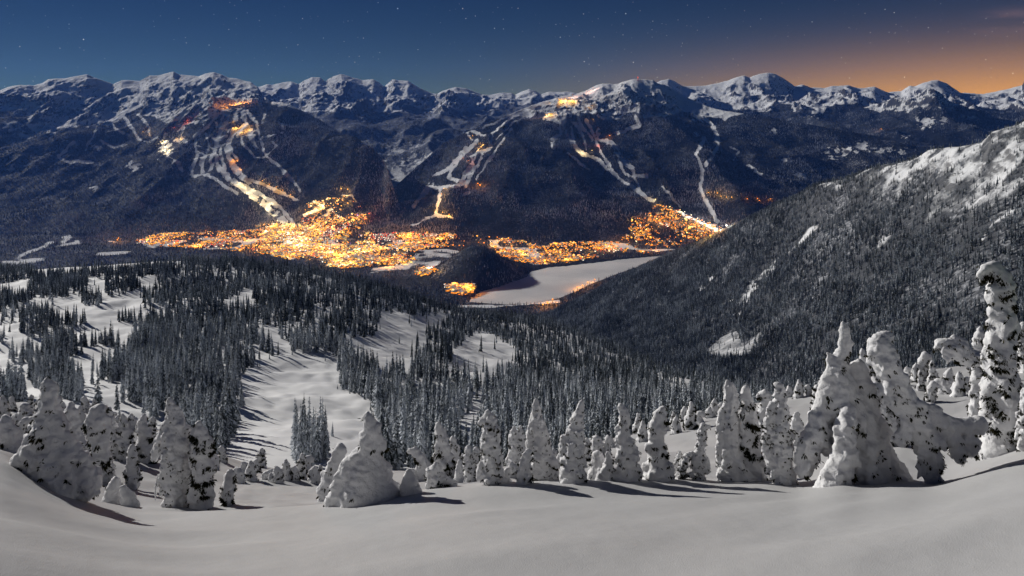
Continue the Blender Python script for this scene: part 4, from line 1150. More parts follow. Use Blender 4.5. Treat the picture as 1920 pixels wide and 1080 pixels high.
# (label, foot pixel, stems, options): top to bottom along each stem
G_ = [
 # ---- left group
 ('broad snow ghost with a thin capped tip rising over the left drift', (95, 915), [[(89, 714, 9), (90, 726, 15), (93, 745, 17), (92, 765, 20), (93, 790, 29), (94, 820, 37), (95, 850, 46), (98, 880, 56), (100, 912, 64)], [(74, 800, 16), (62, 830, 20), (54, 850, 22), (40, 872, 24)], [(126, 850, 26, 10), (136, 880, 34, 12), (146, 915, 42, 14)]], dict(dark=0.7, seed=1)),
 ('pale snow column close behind the broad left ghost', (133, 870), [[(133, 762, 8), (131, 780, 15), (136, 810, 18), (140, 845, 23), (142, 880, 26)], [(128, 775, 10), (122, 790, 8)]], dict(dark=0.5, seed=2)),
 ('bulb-headed snow column with a narrow waist in the left group', (188, 905), [[(186, 770, 9), (183, 780, 20), (184, 796, 24), (186, 820, 19), (190, 850, 20), (192, 880, 22), (186, 904, 14)], [(168, 788, 8), (160, 800, 5)]], dict(dark=0.6, seed=3)),
 ('short leaning snow cone at the right foot of the left group', (202, 905), [[(203, 852, 4), (202, 868, 10), (203, 890, 15), (203, 910, 18)]], dict(dark=0.3, seed=4)),
 ('smooth round snow mound lowest of the left group', (212, 945), [[(217, 902, 11), (213, 918, 17), (209, 940, 20)]], dict(dark=0.12, seed=5, lump=0.4)),
 ('low snow wedge right of the round mound', (240, 948), [[(232, 915, 8), (240, 932, 15), (246, 950, 19)]], dict(dark=0.0, seed=6, lump=0.3)),
 ('rounded grey snow lump at the left edge of the picture', (14, 845), [[(10, 788, 12), (14, 805, 18), (16, 830, 22), (16, 850, 24)]], dict(dark=0.5, seed=7)),
 ('twin-topped frosted tree behind the left edge lump', (48, 815), [[(45, 763, 9), (47, 778, 15), (49, 800, 17), (49, 820, 17)], [(34, 778, 6), (32, 800, 10)]], dict(dark=0.6, seed=8)),
 ('low looped snow blob in front of the twin-topped tree', (45, 845), [[(62, 792, 7), (48, 795, 9), (40, 808, 8), (38, 830, 12), (38, 850, 15)]], dict(dark=0.2, seed=9)),
 ('small slim snow ghost standing free right of the left group', (248, 918), [[(248, 836, 5), (247, 850, 9), (249, 862, 11), (247, 880, 13), (249, 900, 15), (247, 918, 12)]], dict(dark=1.0, seed=10)),
 ('speckled frosted tree with a pointed tip behind the slim ghost', (233, 865), [[(230, 779, 4), (231, 795, 9), (233, 815, 14), (235, 840, 17), (235, 866, 19)]], dict(dark=1.8, seed=11)),
 ('dark-flecked frosted tree left of the tall pair', (270, 870), [[(270, 783, 5), (268, 797, 10), (272, 815, 15), (270, 840, 19), (270, 870, 22)]], dict(dark=2.0, seed=12)),
 ('small dim snow tree between the columns and the flecked pair', (212, 860), [[(205, 765, 4), (206, 780, 8), (212, 810, 10), (214, 850, 14), (214, 866, 15)]], dict(dark=0.8, seed=13)),
 # ---- tall pair
 ('taller of the two grown-together snow trees, with one hanging arm', (330, 952), [[(318, 752, 6), (320, 762, 10), (325, 780, 15), (330, 800, 22), (330, 825, 31), (328, 850, 34), (330, 880, 31), (332, 910, 30), (333, 952, 30)], [(312, 800, 12), (298, 835, 13), (290, 862, 8)], [(298, 895, 5), (293, 915, 4), (291, 940, 2)]], dict(dark=1.7, seed=14)),
 ('shorter right-hand partner of the grown-together pair', (376, 950), [[(370, 795, 8), (374, 806, 14), (380, 830, 20), (380, 860, 23), (380, 890, 23), (379, 920, 23), (377, 950, 24)], [(365, 806, 6), (360, 820, 5)]], dict(dark=1.7, seed=15)),
 ('small dark-flanked snow post right of the tall pair', (427, 950), [[(432, 889, 8), (430, 900, 13), (426, 918, 13), (425, 935, 12), (424, 952, 12)]], dict(dark=2.0, seed=16)),
 # ---- centre left
 ('hooded snow figure leaning away behind the big smooth ghost', (615, 940), [[(638, 836, 8), (639, 845, 15), (634, 860, 15), (626, 875, 17), (620, 895, 21), (615, 915, 22), (612, 942, 20)]], dict(dark=0.2, seed=17, lump=0.5)),
 ('big smooth snow ghost with a wide shoulder on its left side', (680, 942), [[(688, 774, 5), (690, 784, 12), (696, 800, 19), (698, 822, 25), (696, 845, 29), (692, 870, 38), (690, 895, 52), (690, 920, 62), (690, 945, 70)], [(680, 850, 20), (662, 868, 22), (650, 876, 20), (650, 895, 26), (645, 918, 27), (625, 942, 20)]], dict(dark=0.22, seed=18, lump=0.5)),
 ('round snow mound against the right foot of the smooth ghost', (768, 930), [[(766, 890, 10), (768, 905, 19), (770, 930, 25)]], dict(dark=0.0, seed=19, lump=0.4)),
 ('bent-over snow tree arching right beside the round mound', (790, 900), [[(768, 846, 6), (778, 846, 9), (788, 858, 12), (795, 873, 14), (795, 900, 15)]], dict(dark=0.7, seed=20)),
 ('speckled snow tree with a blunt tip left of the centre', (830, 900), [[(822, 798, 8), (826, 812, 11), (829, 830, 14), (832, 852, 19), (832, 875, 24), (832, 905, 27)]], dict(dark=1.6, seed=21)),
 ('slim snow tree leaning on the right side of the blunt-tipped one', (852, 892), [[(849, 822, 6), (852, 838, 10), (854, 860, 12), (854, 895, 14)]], dict(dark=0.6, seed=22)),
 ('low domed snow tree in front of the blunt-tipped one', (820, 915), [[(817, 873, 8), (814, 884, 15), (818, 900, 19), (818, 918, 20)], [(835, 900, 10), (852, 907, 8)]], dict(dark=1.4, seed=23)),
 ('small double-headed snow tree with dark twigs near the centre', (880, 905), [[(878, 840, 6), (877, 856, 9), (880, 875, 13), (882, 905, 14)], [(893, 843, 6), (892, 852, 8), (886, 868, 8)]], dict(dark=1.4, seed=24)),
 ('pale low snow hump beside the double-headed tree', (862, 905), [[(862, 866, 5), (860, 880, 8), (860, 905, 10)]], dict(dark=0.0, seed=25)),
 ('tall snow ghost with a left-turned head near the centre', (925, 910), [[(914, 776, 7), (920, 788, 13), (920, 800, 17), (920, 825, 18), (922, 850, 20), (924, 880, 23), (926, 912, 24)], [(905, 790, 8), (900, 797, 5)], [(902, 872, 7), (898, 900, 7)]], dict(dark=1.4, seed=26)),
 ('twin frosted spires just behind the tall central ghost', (970, 885), [[(964, 804, 4), (963, 820, 9), (965, 850, 12), (965, 886, 13)], [(976, 803, 4), (977, 820, 8), (978, 850, 10), (976, 886, 12)]], dict(dark=1.2, seed=27)),
 ('pointed spruce-shaped snow tree with dark gaps down its left side', (1015, 900), [[(1004, 752, 5), (1006, 765, 9), (1007, 785, 13), (1011, 805, 17), (1014, 830, 20), (1016, 855, 26), (1018, 880, 31), (1018, 902, 32)], [(998, 790, 7), (994, 815, 8), (994, 840, 9)]], dict(dark=2.6, seed=28)),
 ('leaning snow slab at the left foot of the pointed snow tree', (984, 908), [[(990, 848, 8), (986, 865, 12), (984, 885, 14), (982, 910, 15)]], dict(dark=0.8, seed=29)),
 ('straight-sided snow tree with a stepped bent top', (1078, 905), [[(1091, 754, 5), (1088, 768, 8), (1082, 782, 13), (1082, 800, 13), (1079, 812, 17), (1076, 835, 22), (1075, 860, 24), (1076, 885, 26), (1077, 906, 27)], [(1056, 820, 6), (1054, 845, 8)], [(1056, 885, 7), (1056, 902, 8)]], dict(dark=1.8, seed=30)),
 ('small domed snow tree behind the stepped one', (1115, 855), [[(1118, 823, 9), (1118, 835, 13), (1116, 850, 15)], [(1140, 822, 7), (1138, 840, 8), (1136, 855, 9)]], dict(dark=1.6, seed=31)),
 ('smooth snow bolster right of the stepped tree', (1120, 900), [[(1120, 858, 14), (1124, 875, 18), (1118, 895, 20)]], dict(dark=0.3, seed=32, lump=0.5)),
 ('curled-tip snow tree with a long drift running to its left', (1170, 900), [[(1163, 761, 6), (1168, 766, 8), (1171, 780, 11), (1168, 800, 13), (1168, 815, 15), (1172, 835, 22), (1176, 860, 24), (1178, 885, 26), (1176, 902, 28)], [(1140, 850, 5), (1142, 870, 10), (1138, 890, 18), (1130, 905, 18)]], dict(dark=1.1, seed=33)),
 ('egg-headed snow tree swelling in three stages', (1236, 902), [[(1242, 768, 7), (1238, 780, 14), (1232, 800, 18), (1232, 815, 18), (1232, 828, 14), (1229, 842, 20), (1233, 862, 22), (1234, 882, 29), (1234, 903, 35)]], dict(dark=1.3, seed=34)),
 ('little snow finger leaning right of the egg-headed tree', (1265, 897), [[(1275, 850, 4), (1271, 865, 7), (1266, 885, 7), (1263, 898, 6)]], dict(dark=0.9, seed=35)),
 ('arched snow finger beside the crooked thin tree', (1283, 900), [[(1298, 850, 4), (1288, 856, 8), (1281, 872, 9), (1276, 890, 9), (1275, 902, 10)]], dict(dark=1.1, seed=36)),
 ('crooked thin snow tree with a bent tip', (1312, 902), [[(1330, 803, 4), (1318, 800, 7), (1316, 815, 9), (1315, 835, 9), (1311, 850, 10), (1305, 865, 13), (1308, 885, 13), (1314, 903, 13)], [(1322, 860, 7), (1325, 885, 8)], [(1295, 890, 5), (1278, 899, 4)]], dict(dark=1.6, seed=37)),
 # ---- right of centre
 ('tall straight snow pillar with a notched crown', (1375, 903), [[(1363, 716, 4), (1368, 726, 11), (1370, 740, 14), (1370, 760, 16), (1370, 790, 19), (1370, 820, 22), (1372, 850, 26), (1376, 880, 30), (1378, 905, 33)], [(1354, 770, 8), (1352, 800, 9), (1350, 840, 9), (1350, 865, 8)]], dict(dark=1.3, seed=38)),
 ('dark-shouldered snow tree pressed against the right side of the notched pillar', (1405, 902), [[(1398, 726, 6), (1398, 738, 11), (1402, 752, 13), (1403, 775, 17), (1403, 800, 18), (1406, 830, 20), (1410, 860, 24), (1412, 903, 28)]], dict(dark=2.0, seed=39)),
 ('hunched snow tree bending left behind the pair of pillars', (1430, 890), [[(1424, 742, 6), (1434, 738, 10), (1438, 752, 11), (1430, 775, 12), (1426, 810, 14), (1428, 850, 18), (1430, 892, 22)]], dict(dark=1.2, seed=40)),
 ('tall snow ghost with a hooked cap and dark left flank', (1462, 908), [[(1455, 722, 6), (1463, 727, 10), (1462, 742, 13), (1464, 765, 16), (1464, 800, 19), (1466, 830, 22), (1468, 870, 23), (1466, 910, 24)], [(1447, 760, 8), (1440, 800, 10), (1436, 835, 10), (1444, 870, 10)]], dict(dark=2.0, seed=41)),
 ('small frosted tree in the gap left of the great snow mound', (1496, 840), [[(1494, 783, 6), (1493, 796, 10), (1497, 815, 13), (1499, 842, 15)]], dict(dark=0.8, seed=42)),
 ('short dark-speckled snow post behind the great snow mound', (1531, 790), [[(1532, 726, 6), (1532, 738, 9), (1530, 755, 9), (1528, 790, 9)]], dict(dark=2.2, seed=43)),
 # ---- big right trees
 ('great spreading snow tree with a crooked spire and draped skirts', (1600, 905), [[(1580, 606, 5), (1583, 620, 10), (1586, 640, 13), (1585, 660, 15), (1575, 680, 19), (1572, 705, 25), (1584, 735, 34), (1592, 765, 40), (1600, 800, 45), (1606, 840, 50), (1610, 875, 58), (1614, 910, 66)], [(1554, 667, 6), (1556, 690, 8)],
   [(1560, 705, 18), (1552, 735, 21), (1545, 770, 25), (1532, 810, 28), (1518, 850, 26), (1508, 885, 19)], [(1578, 760, 16, -36), (1566, 785, 20, -48), (1562, 820, 25, -54), (1552, 855, 31, -56), (1538, 885, 34, -56), (1530, 908, 34, -56)],
   [(1612, 690, 15, 4), (1626, 730, 21, 8), (1634, 780, 25, 8), (1644, 830, 29, 6), (1664, 880, 34, 4), (1684, 908, 32, 2)]], dict(dark=1.2, seed=44, lump=0.9, sprayk=0.9)),
 ('slim snow spire growing from the right shoulder of the great spreading tree', (1628, 840), [[(1616, 662, 5), (1618, 675, 8), (1622, 690, 9), (1618, 720, 22), (1628, 760, 26), (1632, 800, 26), (1632, 842, 26)]], dict(dark=2.0, seed=45)),
 ('pale snow tree half hidden between the great tree and the leaning one', (1655, 845), [[(1641, 694, 6), (1645, 710, 14), (1648, 740, 19), (1652, 780, 22), (1660, 820, 24), (1662, 850, 24)], [(1672, 760, 10), (1672, 800, 12)]], dict(dark=1.0, seed=46)),
 ('massive snow tree leaning left like a nodding giant', (1748, 908), [[(1662, 634, 17), (1648, 645, 23), (1652, 668, 29), (1666, 700, 31), (1684, 735, 32), (1702, 765, 34), (1722, 790, 34), (1735, 820, 30), (1742, 850, 26), (1746, 880, 22), (1747, 908, 15)], [(1700, 795, 14, -10), (1692, 812, 19, -10), (1686, 826, 12, -10)], [(1740, 775, 24), (1770, 795, 20), (1800, 800, 18), (1835, 798, 20)], [(1785, 815, 20), (1790, 840, 17), (1800, 862, 13)], [(1820, 825, 18), (1820, 850, 12)]], dict(dark=1.5, seed=47, lump=0.8, sprayk=0.8)),
 ('side-reaching snow tree holding a lumpy head out over a dark bare stem', (1835, 790), [[(1762, 645, 9), (1772, 648, 18), (1788, 655, 24), (1806, 665, 24), (1822, 670, 20), (1838, 672, 18)], [(1790, 632, 8), (1805, 645, 12)], [(1832, 700, 12), (1832, 730, 13), (1830, 760, 13), (1828, 792, 14)]], dict(dark=2.2, seed=48, sprayk=0.9)),
 ('small frosted top peeping out left of the hooked column', (1838, 720), [[(1838, 616, 5), (1838, 630, 10), (1835, 650, 12), (1836, 690, 13), (1836, 725, 14)]], dict(dark=1.8, seed=49)),
 ('tallest snow column with a hooked top at the right edge', (1878, 850), [[(1838, 512, 7), (1845, 503, 10), (1856, 500, 13), (1868, 503, 16), (1876, 518, 21), (1878, 545, 27), (1878, 580, 25), (1877, 620, 29), (1876, 660, 31), (1877, 700, 33), (1877, 740, 36), (1877, 780, 36), (1877, 815, 37), (1876, 850, 46)], [(1840, 510, 6), (1840, 526, 6)]], dict(dark=2.6, seed=50, sprayk=0.8)),
 ('snow tree cut off by the right edge with a dark hanging tip', (1925, 845), [[(1925, 735, 10), (1924, 760, 14), (1922, 790, 16), (1926, 845, 20)], [(1914, 790, 5), (1913, 812, 3)]], dict(dark=1.6, seed=51)),
 ('frosted head showing behind the hooked column at the right edge', (1922, 700), [[(1920, 612, 9), (1922, 630, 12), (1924, 665, 13), (1924, 705, 14)]], dict(dark=1.4, seed=52)),
]
for i, (lb, base, sp, op) in enumerate(G_):
    ghost(lb, base, sp, **op)

# ---- small snow-laden trees along the shelf behind: five shapes, copied
kids = []
for j, sp in enumerate([
    [[(0, -36, 4), (2, -26, 9), (-1, -14, 12), (0, 2, 14)]],
    [[(-6, -30, 5), (0, -32, 7), (4, -20, 9), (5, 2, 11)]],
    [[(0, -46, 4), (-2, -34, 8), (2, -20, 11), (0, 2, 12)]],
    [[(-4, -20, 9), (8, -18, 8), (4, -4, 15), (2, 3, 16)]],
    [[(2, -28, 6), (-3, -18, 11), (3, -6, 13), (0, 3, 15)], [(14, -16, 5), (13, 2, 8)]],
]):
    e = ghost('x', (1000, 850), [[(1000 + a, 850 + b, c) for (a, b, c) in s_] for s_ in sp], dark=(1.6, 1.2, 1.8, 0.9, 1.3)[j], Y=60.0, seed=80 + j, name='drifted_young_tree', vox=3.8)
    kids.append(e)
KID_POS = {
 ('low snow-laden young tree among the drifts behind the left group', 'young trees behind the left group'):
   [(5, 790, 1.0), (22, 772, .7), (58, 768, .6), (76, 772, .7), (108, 768, .7), (118, 780, .8), (158, 775, .7), (176, 782, .6), (205, 790, .8), (222, 800, .7), (246, 806, .9), (262, 815, .8), (285, 826, .9), (30, 800, .9), (300, 846, .9), (150, 800, .9), (212, 826, .9), (288, 860, 1.0)],
 ('little snow lump on the shelf between the tall pair and the smooth ghost', 'young trees on the middle shelf'):
   [(446, 905, .9), (458, 890, .8), (470, 905, 1.0), (480, 884, .7), (490, 870, .9), (505, 900, .8), (520, 905, .9), (536, 902, .9), (552, 905, .7), (566, 900, .9), (575, 885, 1.1), (588, 905, .9), (402, 880, .8), (415, 870, .7), (600, 900, .6)],
 ('small drifted tree on the shelf between the central snow trees', 'young trees between the central trees'):
   [(775, 905, .8), (800, 890, .8), (868, 885, .8), (895, 900, .8), (905, 880, .6), (950, 905, .9), (960, 895, .8), (1038, 870, .9), (1050, 880, .7), (1100, 870, .8), (1110, 845, .8), (1145, 840, .7), (1205, 830, .9), (955, 870, .7)],
 ('tiny snowed-in tree on the skyline of the right-hand shelf', 'young trees on the right skyline'):
   [(1196, 808, .8), (1205, 815, .6), (1228, 808, .7), (1268, 812, .9), (1284, 790, .7), (1296, 806, 1.1), (1312, 796, .8), (1330, 786, .7), (1340, 775, .8), (1352, 780, .7), (1262, 800, .5), (1245, 812, .6), (1480, 745, .7), (1498, 748, .8), (1514, 745, .6), (1440, 770, .6), (1545, 738, .5)],
 ('snow-capped young tree in the shaded hollow left of the hooked column', 'young trees in the right hollow'):
   [(1702, 715, .8), (1718, 720, .9), (1735, 715, 1.2), (1748, 722, .8), (1765, 742, 1.2), (1780, 728, .9), (1798, 745, 1.2), (1750, 760, 1.0), (1725, 735, .7), (1812, 735, .9), (1690, 725, .6)],
}
first = True
k = 0
for (lb, gp), lst in KID_POS.items():
    for (px, py, sc) in lst:
        src = kids[k % 5]
        if k < 5:
            e = src
        else:
            e = src.copy(); C.objects.link(e)
            for ch in list(src.children):
                c = ch.copy(); C.objects.link(c); c.parent = e
        k += 1
        Y = near_Y(px, py)
        X = (px - CX) / F * Y
        e.location = (X, Y, near.z_at(X, Y) - 0.02)
        q = Y / 60.0 * sc
        e.scale = (q, q, q * rng.uniform(0.85, 1.2)); e.rotation_euler = (0, 0, rng.choice([0, 3.14]) + rng.uniform(-0.6, 0.6))
        e['label'] = lb; e['group'] = gp; e['category'] = 'snowy tree'
bpy.data.objects.remove(scratch)
# ================================================================ LIGHTS OF THE TOWN AND THE SKI RUNS
bpy.context.view_layer.update()
_dg = bpy.context.evaluated_depsgraph_get()
TERRAIN = {'valley_floor', 'ski_mountain', 'central_mountain', 'eastern_range', 'distant_range', 'forested_mountainside', 'snowy_hillside'}
from mathutils.bvhtree import BVHTree
def _bvh(o):
    return BVHTree.FromObject(o, _dg)
_T = [(o.name, _bvh(o)) for o in bpy.data.objects if o.name in TERRAIN]
def ground_at(px, py):
    d = Vector(((px - CX) / F, 1.0, -(py - HY) / F)).normalized()
    best = None
    for nm, t in _T:
        loc, nrm, i, dist = t.ray_cast(Vector((0, 0, 0)), d)
        if loc is not None and (best is None or dist < best[1]):
            best = (loc, dist, nm)
    return best

def mat_emit(name, col, strength):
    m, n = new_mat(name)
    return finish(m, n, (0.05, 0.05, 0.05, 1), 0.6, 0.2, None, col, strength)
GLOW = {
    'orange': ((1.0, 0.30, 0.014, 1), 2.5), 'amber': ((1.0, 0.45, 0.04, 1), 2.5), 'yellow': ((1.0, 0.74, 0.22, 1), 2.7), 'white': ((1.0, 0.92, 0.76, 1), 3.0),
    'red': ((1.0, 0.09, 0.01, 1), 1.3), 'green': ((0.55, 1.0, 0.45, 1), 1.0), 'violet': ((0.42, 0.2, 1.0, 1), 1.2), 'teal': ((0.45, 0.95, 0.9, 1), 1.2),
}
M_glow = {k: mat_emit('lit_' + k, c, s_) for k, (c, s_) in GLOW.items()}
M_wall, _n = new_mat('timber_wall'); finish(M_wall, _n, (0.16, 0.11, 0.075, 1), 0.8, 0.1)
M_roof, _n = new_mat('snowy_roof'); finish(M_roof, _n, (0.78, 0.78, 0.80, 1), 0.7, 0.1)
KEYS = list(GLOW)
MIX = {0: [.55, .34, .04, .01, .05, .01, .0, .0], 1: [.38, .40, .12, .04, .03, .01, .01, .01], 2: [.34, .36, .16, .08, .03, .01, .02, .0]}

rt = np.random.default_rng(99)
def sample_poly(poly, n, r):
    P = np.array(poly, float); lo = P.min(0); hi_ = P.max(0)
    out = []
    while len(out) < n:
        q = lo + (hi_ - lo) * r.random((n, 2))
        ok = in_poly(q[:, 0], q[:, 1], poly)
        out += list(q[ok])
    return out[:n]

# lamps: a lit globe on a mast. Many small ones are joined; the houses they belong to follow
lamp_pts = []          # (world, colour index, size)
house_pts = []
for tpi, (poly, dens, kind) in enumerate(TOWN):
    P = np.array(poly); area = 0.5 * abs(np.dot(P[:, 0], np.roll(P[:, 1], 1)) - np.dot(P[:, 1], np.roll(P[:, 0], 1)))
    m = int(area * dens * 0.075)
    for (px, py) in sample_poly(poly, int(m * 2.6), rt):
        # lights gather along the streets and in neighbourhoods
        g = ground_at(px, py)
        if g is None or g[2] in ('forested_mountainside', 'snowy_hillside'):
            continue
        X, Y, Z = g[0]
        c1 = float(fbm(np.array([X / 170.0]), np.array([Y / 260.0]), 151, 3)[0]); c2 = float(vnoise(np.array([X / 120.0]), np.array([Y / 200.0]), 153)[0])
        if rt.random() > np.clip(0.56 + 1.7 * c1, 0.04, 1.0):
            continue
        if in_poly(np.array([px]), np.array([py]), LAKE)[0] or ((X - kx) / 215) ** 2 + ((Y - ky) / 340) ** 2 < 1.2:
            continue
        p = np.array(MIX[kind]); ci = int(rt.choice(8, p=p / p.sum()))
        if c2 > 0.76 and kind != 2 and ci < 3:
            ci = 4 if c2 > 0.84 else 0
        lamp_pts.append((X, Y, Z, ci, float(np.clip(rt.lognormal(0.95, 0.5), 1.0, 7.5)), tpi))

def lamp_mesh(pts, name, label):
    """masts with lit heads, joined"""
    iv = np.array([(0, 0, 1), (1, 0, 0), (0, 1, 0), (-1, 0, 0), (0, -1, 0), (0, 0, -1)], float)
    jf = np.array([(0, 1, 2), (0, 2, 3), (0, 3, 4), (0, 4, 1), (5, 2, 1), (5, 3, 2), (5, 4, 3), (5, 1, 4)])
    co, fa, fm = [], [], []
    for (X, Y, Z, ci, s_, kd) in pts:
        h = 5 + s_
        k = len(co)
        co += [tuple(v * np.array([s_, s_, s_ * 0.75]) + (X, Y, Z + h)) for v in iv]
        fa += [tuple(k + f_) for f_ in jf]; fm += [ci] * 8
        k = len(co)
        co += [(X - 0.4, Y, Z - 2), (X + 0.4, Y, Z - 2), (X, Y + 0.6, Z - 2), (X, Y, Z + h)]
        fa += [(k, k + 1, k + 3), (k + 1, k + 2, k + 3), (k + 2, k, k + 3)]; fm += [8] * 3
    me = mesh_np(name, co, fa, None, False, None, [M_glow[q] for q in KEYS] + [M_wall], fm)
    o = link(name, me); o['kind'] = 'stuff'; o['label'] = label
    return o
print('town lamps', len(lamp_pts))
lamp_mesh(lamp_pts, 'town_lights', 'countless orange and white lamps of the ski town across the valley floor')

# ---- houses: walls, snowy roof, rows of lit windows
def house_meshes(seed):
    r = np.random.default_rng(seed)
    w_, d_, h_ = r.uniform(11, 17), r.uniform(10, 13), r.uniform(6, 10)
    bm = bmesh.new()
    bmesh.ops.create_cube(bm, size=1.0, matrix=Matrix.Translation((0, 0, h_ / 2 - 1.5)) @ Matrix.Diagonal((w_, d_, h_ + 3, 1)))
    walls = bpy.data.meshes.new('wall'); bm.to_mesh(walls); bm.free(); walls.materials.append(M_wall)
    e = 1.0; rh = r.uniform(3, 4.5); t = 0.9
    co = [(-w_/2-e, -d_/2-e, h_), (w_/2+e, -d_/2-e, h_), (w_/2+e, d_/2+e, h_), (-w_/2-e, d_/2+e, h_), (-w_/2-e, 0, h_+rh), (w_/2+e, 0, h_+rh)]
    co = co + [(x, y, z + t) for x, y, z in co]
    fa = [(0, 1, 5, 4), (2, 3, 4, 5), (6, 10, 11, 7), (8, 11, 10, 9), (0, 6, 7, 1), (2, 8, 9, 3), (0, 4, 10, 6), (3, 9, 10, 4), (1, 7, 11, 5), (2, 5, 11, 8)]
    roof = mesh_np('roof', co, fa, M_roof)
    co, fa = [], []
    for yy in (-d_ / 2 - 0.15,):
        for row in range(2):
            for q in range(4):
                x = -w_ / 2 + w_ * (q + 0.5) / 4; z = 1.4 + row * h_ * 0.42; a = w_ / 10; b = h_ * 0.13
                k = len(co)
                co += [(x - a, yy, z), (x + a, yy, z), (x + a, yy, z + 2 * b), (x - a, yy, z + 2 * b)]; fa.append((k, k + 1, k + 2, k + 3))
    for xx in (-w_ / 2 - 0.15, w_ / 2 + 0.15):
        for q in range(2):
            y = -d_ / 2 + d_ * (q + 0.5) / 2; k = len(co)
            co += [(xx, y - 1.6, 1.6), (xx, y + 1.6, 1.6), (xx, y + 1.6, 4.4), (xx, y - 1.6, 4.4)]; fa.append((k, k + 1, k + 2, k + 3))
    return walls, roof, (co, fa)
HS = []
for j in range(5):
    wl, rf, (co, fa) = house_meshes(700 + j)
    HS.append((wl, rf, [mesh_np('windows', co, fa, M_glow[q]) for q in ('orange', 'amber', 'yellow', 'white')]))
PLACE = ['in the long western strip of town', 'in the streets below the home run', 'in the glaring white centre of town', 'in the upper village on the valley spur', 'in the strip between the centre and the wooded knoll',
         'in the strip along the far lake shore', 'in the quarter at the right end of town', 'on the near shore of the lake by the knoll', 'below the wooded knoll on its left', 'between the centre and the snowy golf links']
hp = [q for q in lamp_pts]
rt.shuffle(hp)
hp = sorted(hp[:1300], key=lambda q: q[1])[:300]
rest_h = [q for q in lamp_pts if rt.random() < 0.35]
for j, (X, Y, Z, ci, s_, kd) in enumerate(hp):
    wl, rf, wins = HS[j % 5]
    e = bpy.data.objects.new('lit_house', None); C.objects.link(e)
    a = rt.uniform(0, 6.283)
    e.location = (X + 16 * math.cos(a), Y + 16 * math.sin(a), Z); e.rotation_euler = (0, 0, rt.uniform(-0.7, 0.7)); sc = rt.uniform(0.9, 1.5); e.scale = (sc, sc, sc)
    e['label'] = 'gabled house with lit windows ' + PLACE[kd]; e['group'] = 'lit houses ' + PLACE[kd]; e['category'] = 'house'
    link('wall', wl, e); link('roof', rf, e); link('windows', wins[min(ci, 3) if ci < 4 else 0], e)
co, fa, fm = [], [], []
for j, (X, Y, Z, ci, s_, kd) in enumerate(rest_h):
    a = rt.uniform(0, 6.283); X += 15 * math.cos(a); Y += 15 * math.sin(a)
    w_, d_, h_ = rt.uniform(6, 9), rt.uniform(5, 7), rt.uniform(6, 11)
    k = len(co); yaw = rt.uniform(-0.7, 0.7); cy, sy = math.cos(yaw), math.sin(yaw)
    base_ = [(-w_, -d_), (w_, -d_), (w_, d_), (-w_, d_)]
    for z in (-3, h_):
        co += [(X + x * cy - y * sy, Y + x * sy + y * cy, Z + z) for x, y in base_]
    co += [(X - w_ * cy, Y - w_ * sy, Z + h_ + 4), (X + w_ * cy, Y + w_ * sy, Z + h_ + 4)]
    fa += [(k, k + 1, k + 5, k + 4), (k + 1, k + 2, k + 6, k + 5), (k + 2, k + 3, k + 7, k + 6), (k + 3, k, k + 4, k + 7)]; fm += [0] * 4
    fa += [(k + 4, k + 5, k + 9, k + 8), (k + 6, k + 7, k + 8, k + 9)]; fm += [1] * 2
    k = len(co)
    co += [(X + x * cy - (-d_ - 0.2) * sy, Y + x * sy + (-d_ - 0.2) * cy, Z + z) for x, z in ((-w_ * .8, 2), (w_ * .8, 2), (w_ * .8, h_ * .6), (-w_ * .8, h_ * .6))]
    fa.append((k, k + 1, k + 2, k + 3)); fm.append(2 + min(ci, 3))
me = mesh_np('town_houses', co, fa, None, False, None, [M_wall, M_roof] + [M_glow[q] for q in ('orange', 'amber', 'yellow', 'white')], fm)
o = link('town_houses', me); o['kind'] = 'stuff'; o['label'] = 'crowded smaller houses of the lit ski town'

# ---- floodlights: lamp mast with its own light
COLS = {'orange': (1.0, 0.33, 0.03), 'amber': (1.0, 0.48, 0.08), 'yellow': (1.0, 0.76, 0.38), 'white': (1.0, 0.93, 0.80), 'red': (1.0, 0.16, 0.05), 'violet': (0.6, 0.42, 1.0), 'rose': (1.0, 0.50, 0.36)}
def mast_mesh(h):
    bm = bmesh.new()
    bmesh.ops.create_cone(bm, cap_ends=True, segments=6, radius1=0.9, radius2=0.5, depth=h + 2, matrix=Matrix.Translation((0, 0, h / 2 - 1)))
    me = bpy.data.meshes.new('mast'); bm.to_mesh(me); bm.free(); me.materials.append(M_wall); return me
def head_mesh(key):
    bm = bmesh.new(); bmesh.ops.create_icosphere(bm, subdivisions=1, radius=1.0)
    me = bpy.data.meshes.new('lamp_head'); bm.to_mesh(me); bm.free(); me.materials.append(M_glow[key if key in M_glow else 'orange']); return me
MAST = mast_mesh(1.0); HEADS = {}
def flood(px, py, col, watts, h, head, label, group=None, soft=6.0):
    g = ground_at(px, py)
    if g is None:
        return
    e = bpy.data.objects.new('floodlight', None); C.objects.link(e)
    e.location = g[0]
    e['label'] = label; e['category'] = 'floodlight'
    if group:
        e['group'] = group
    m_ = link('mast', MAST, e); m_.scale = (1, 1, h)
    if col not in HEADS:
        HEADS[col] = head_mesh(col)
    hd = link('lamp_head', HEADS[col], e); hd.location = (0, 0, h); hd.scale = (head, head, head * 0.8)
    ld = bpy.data.lights.new('flood', 'POINT'); ld.energy = watts; ld.color = COLS[col]; ld.shadow_soft_size = soft
    lo = bpy.data.objects.new('lamp_glow', ld); C.objects.link(lo); lo.parent = e; lo.location = (0, 0, h + head + soft + 1)
K_ = 1.35e4
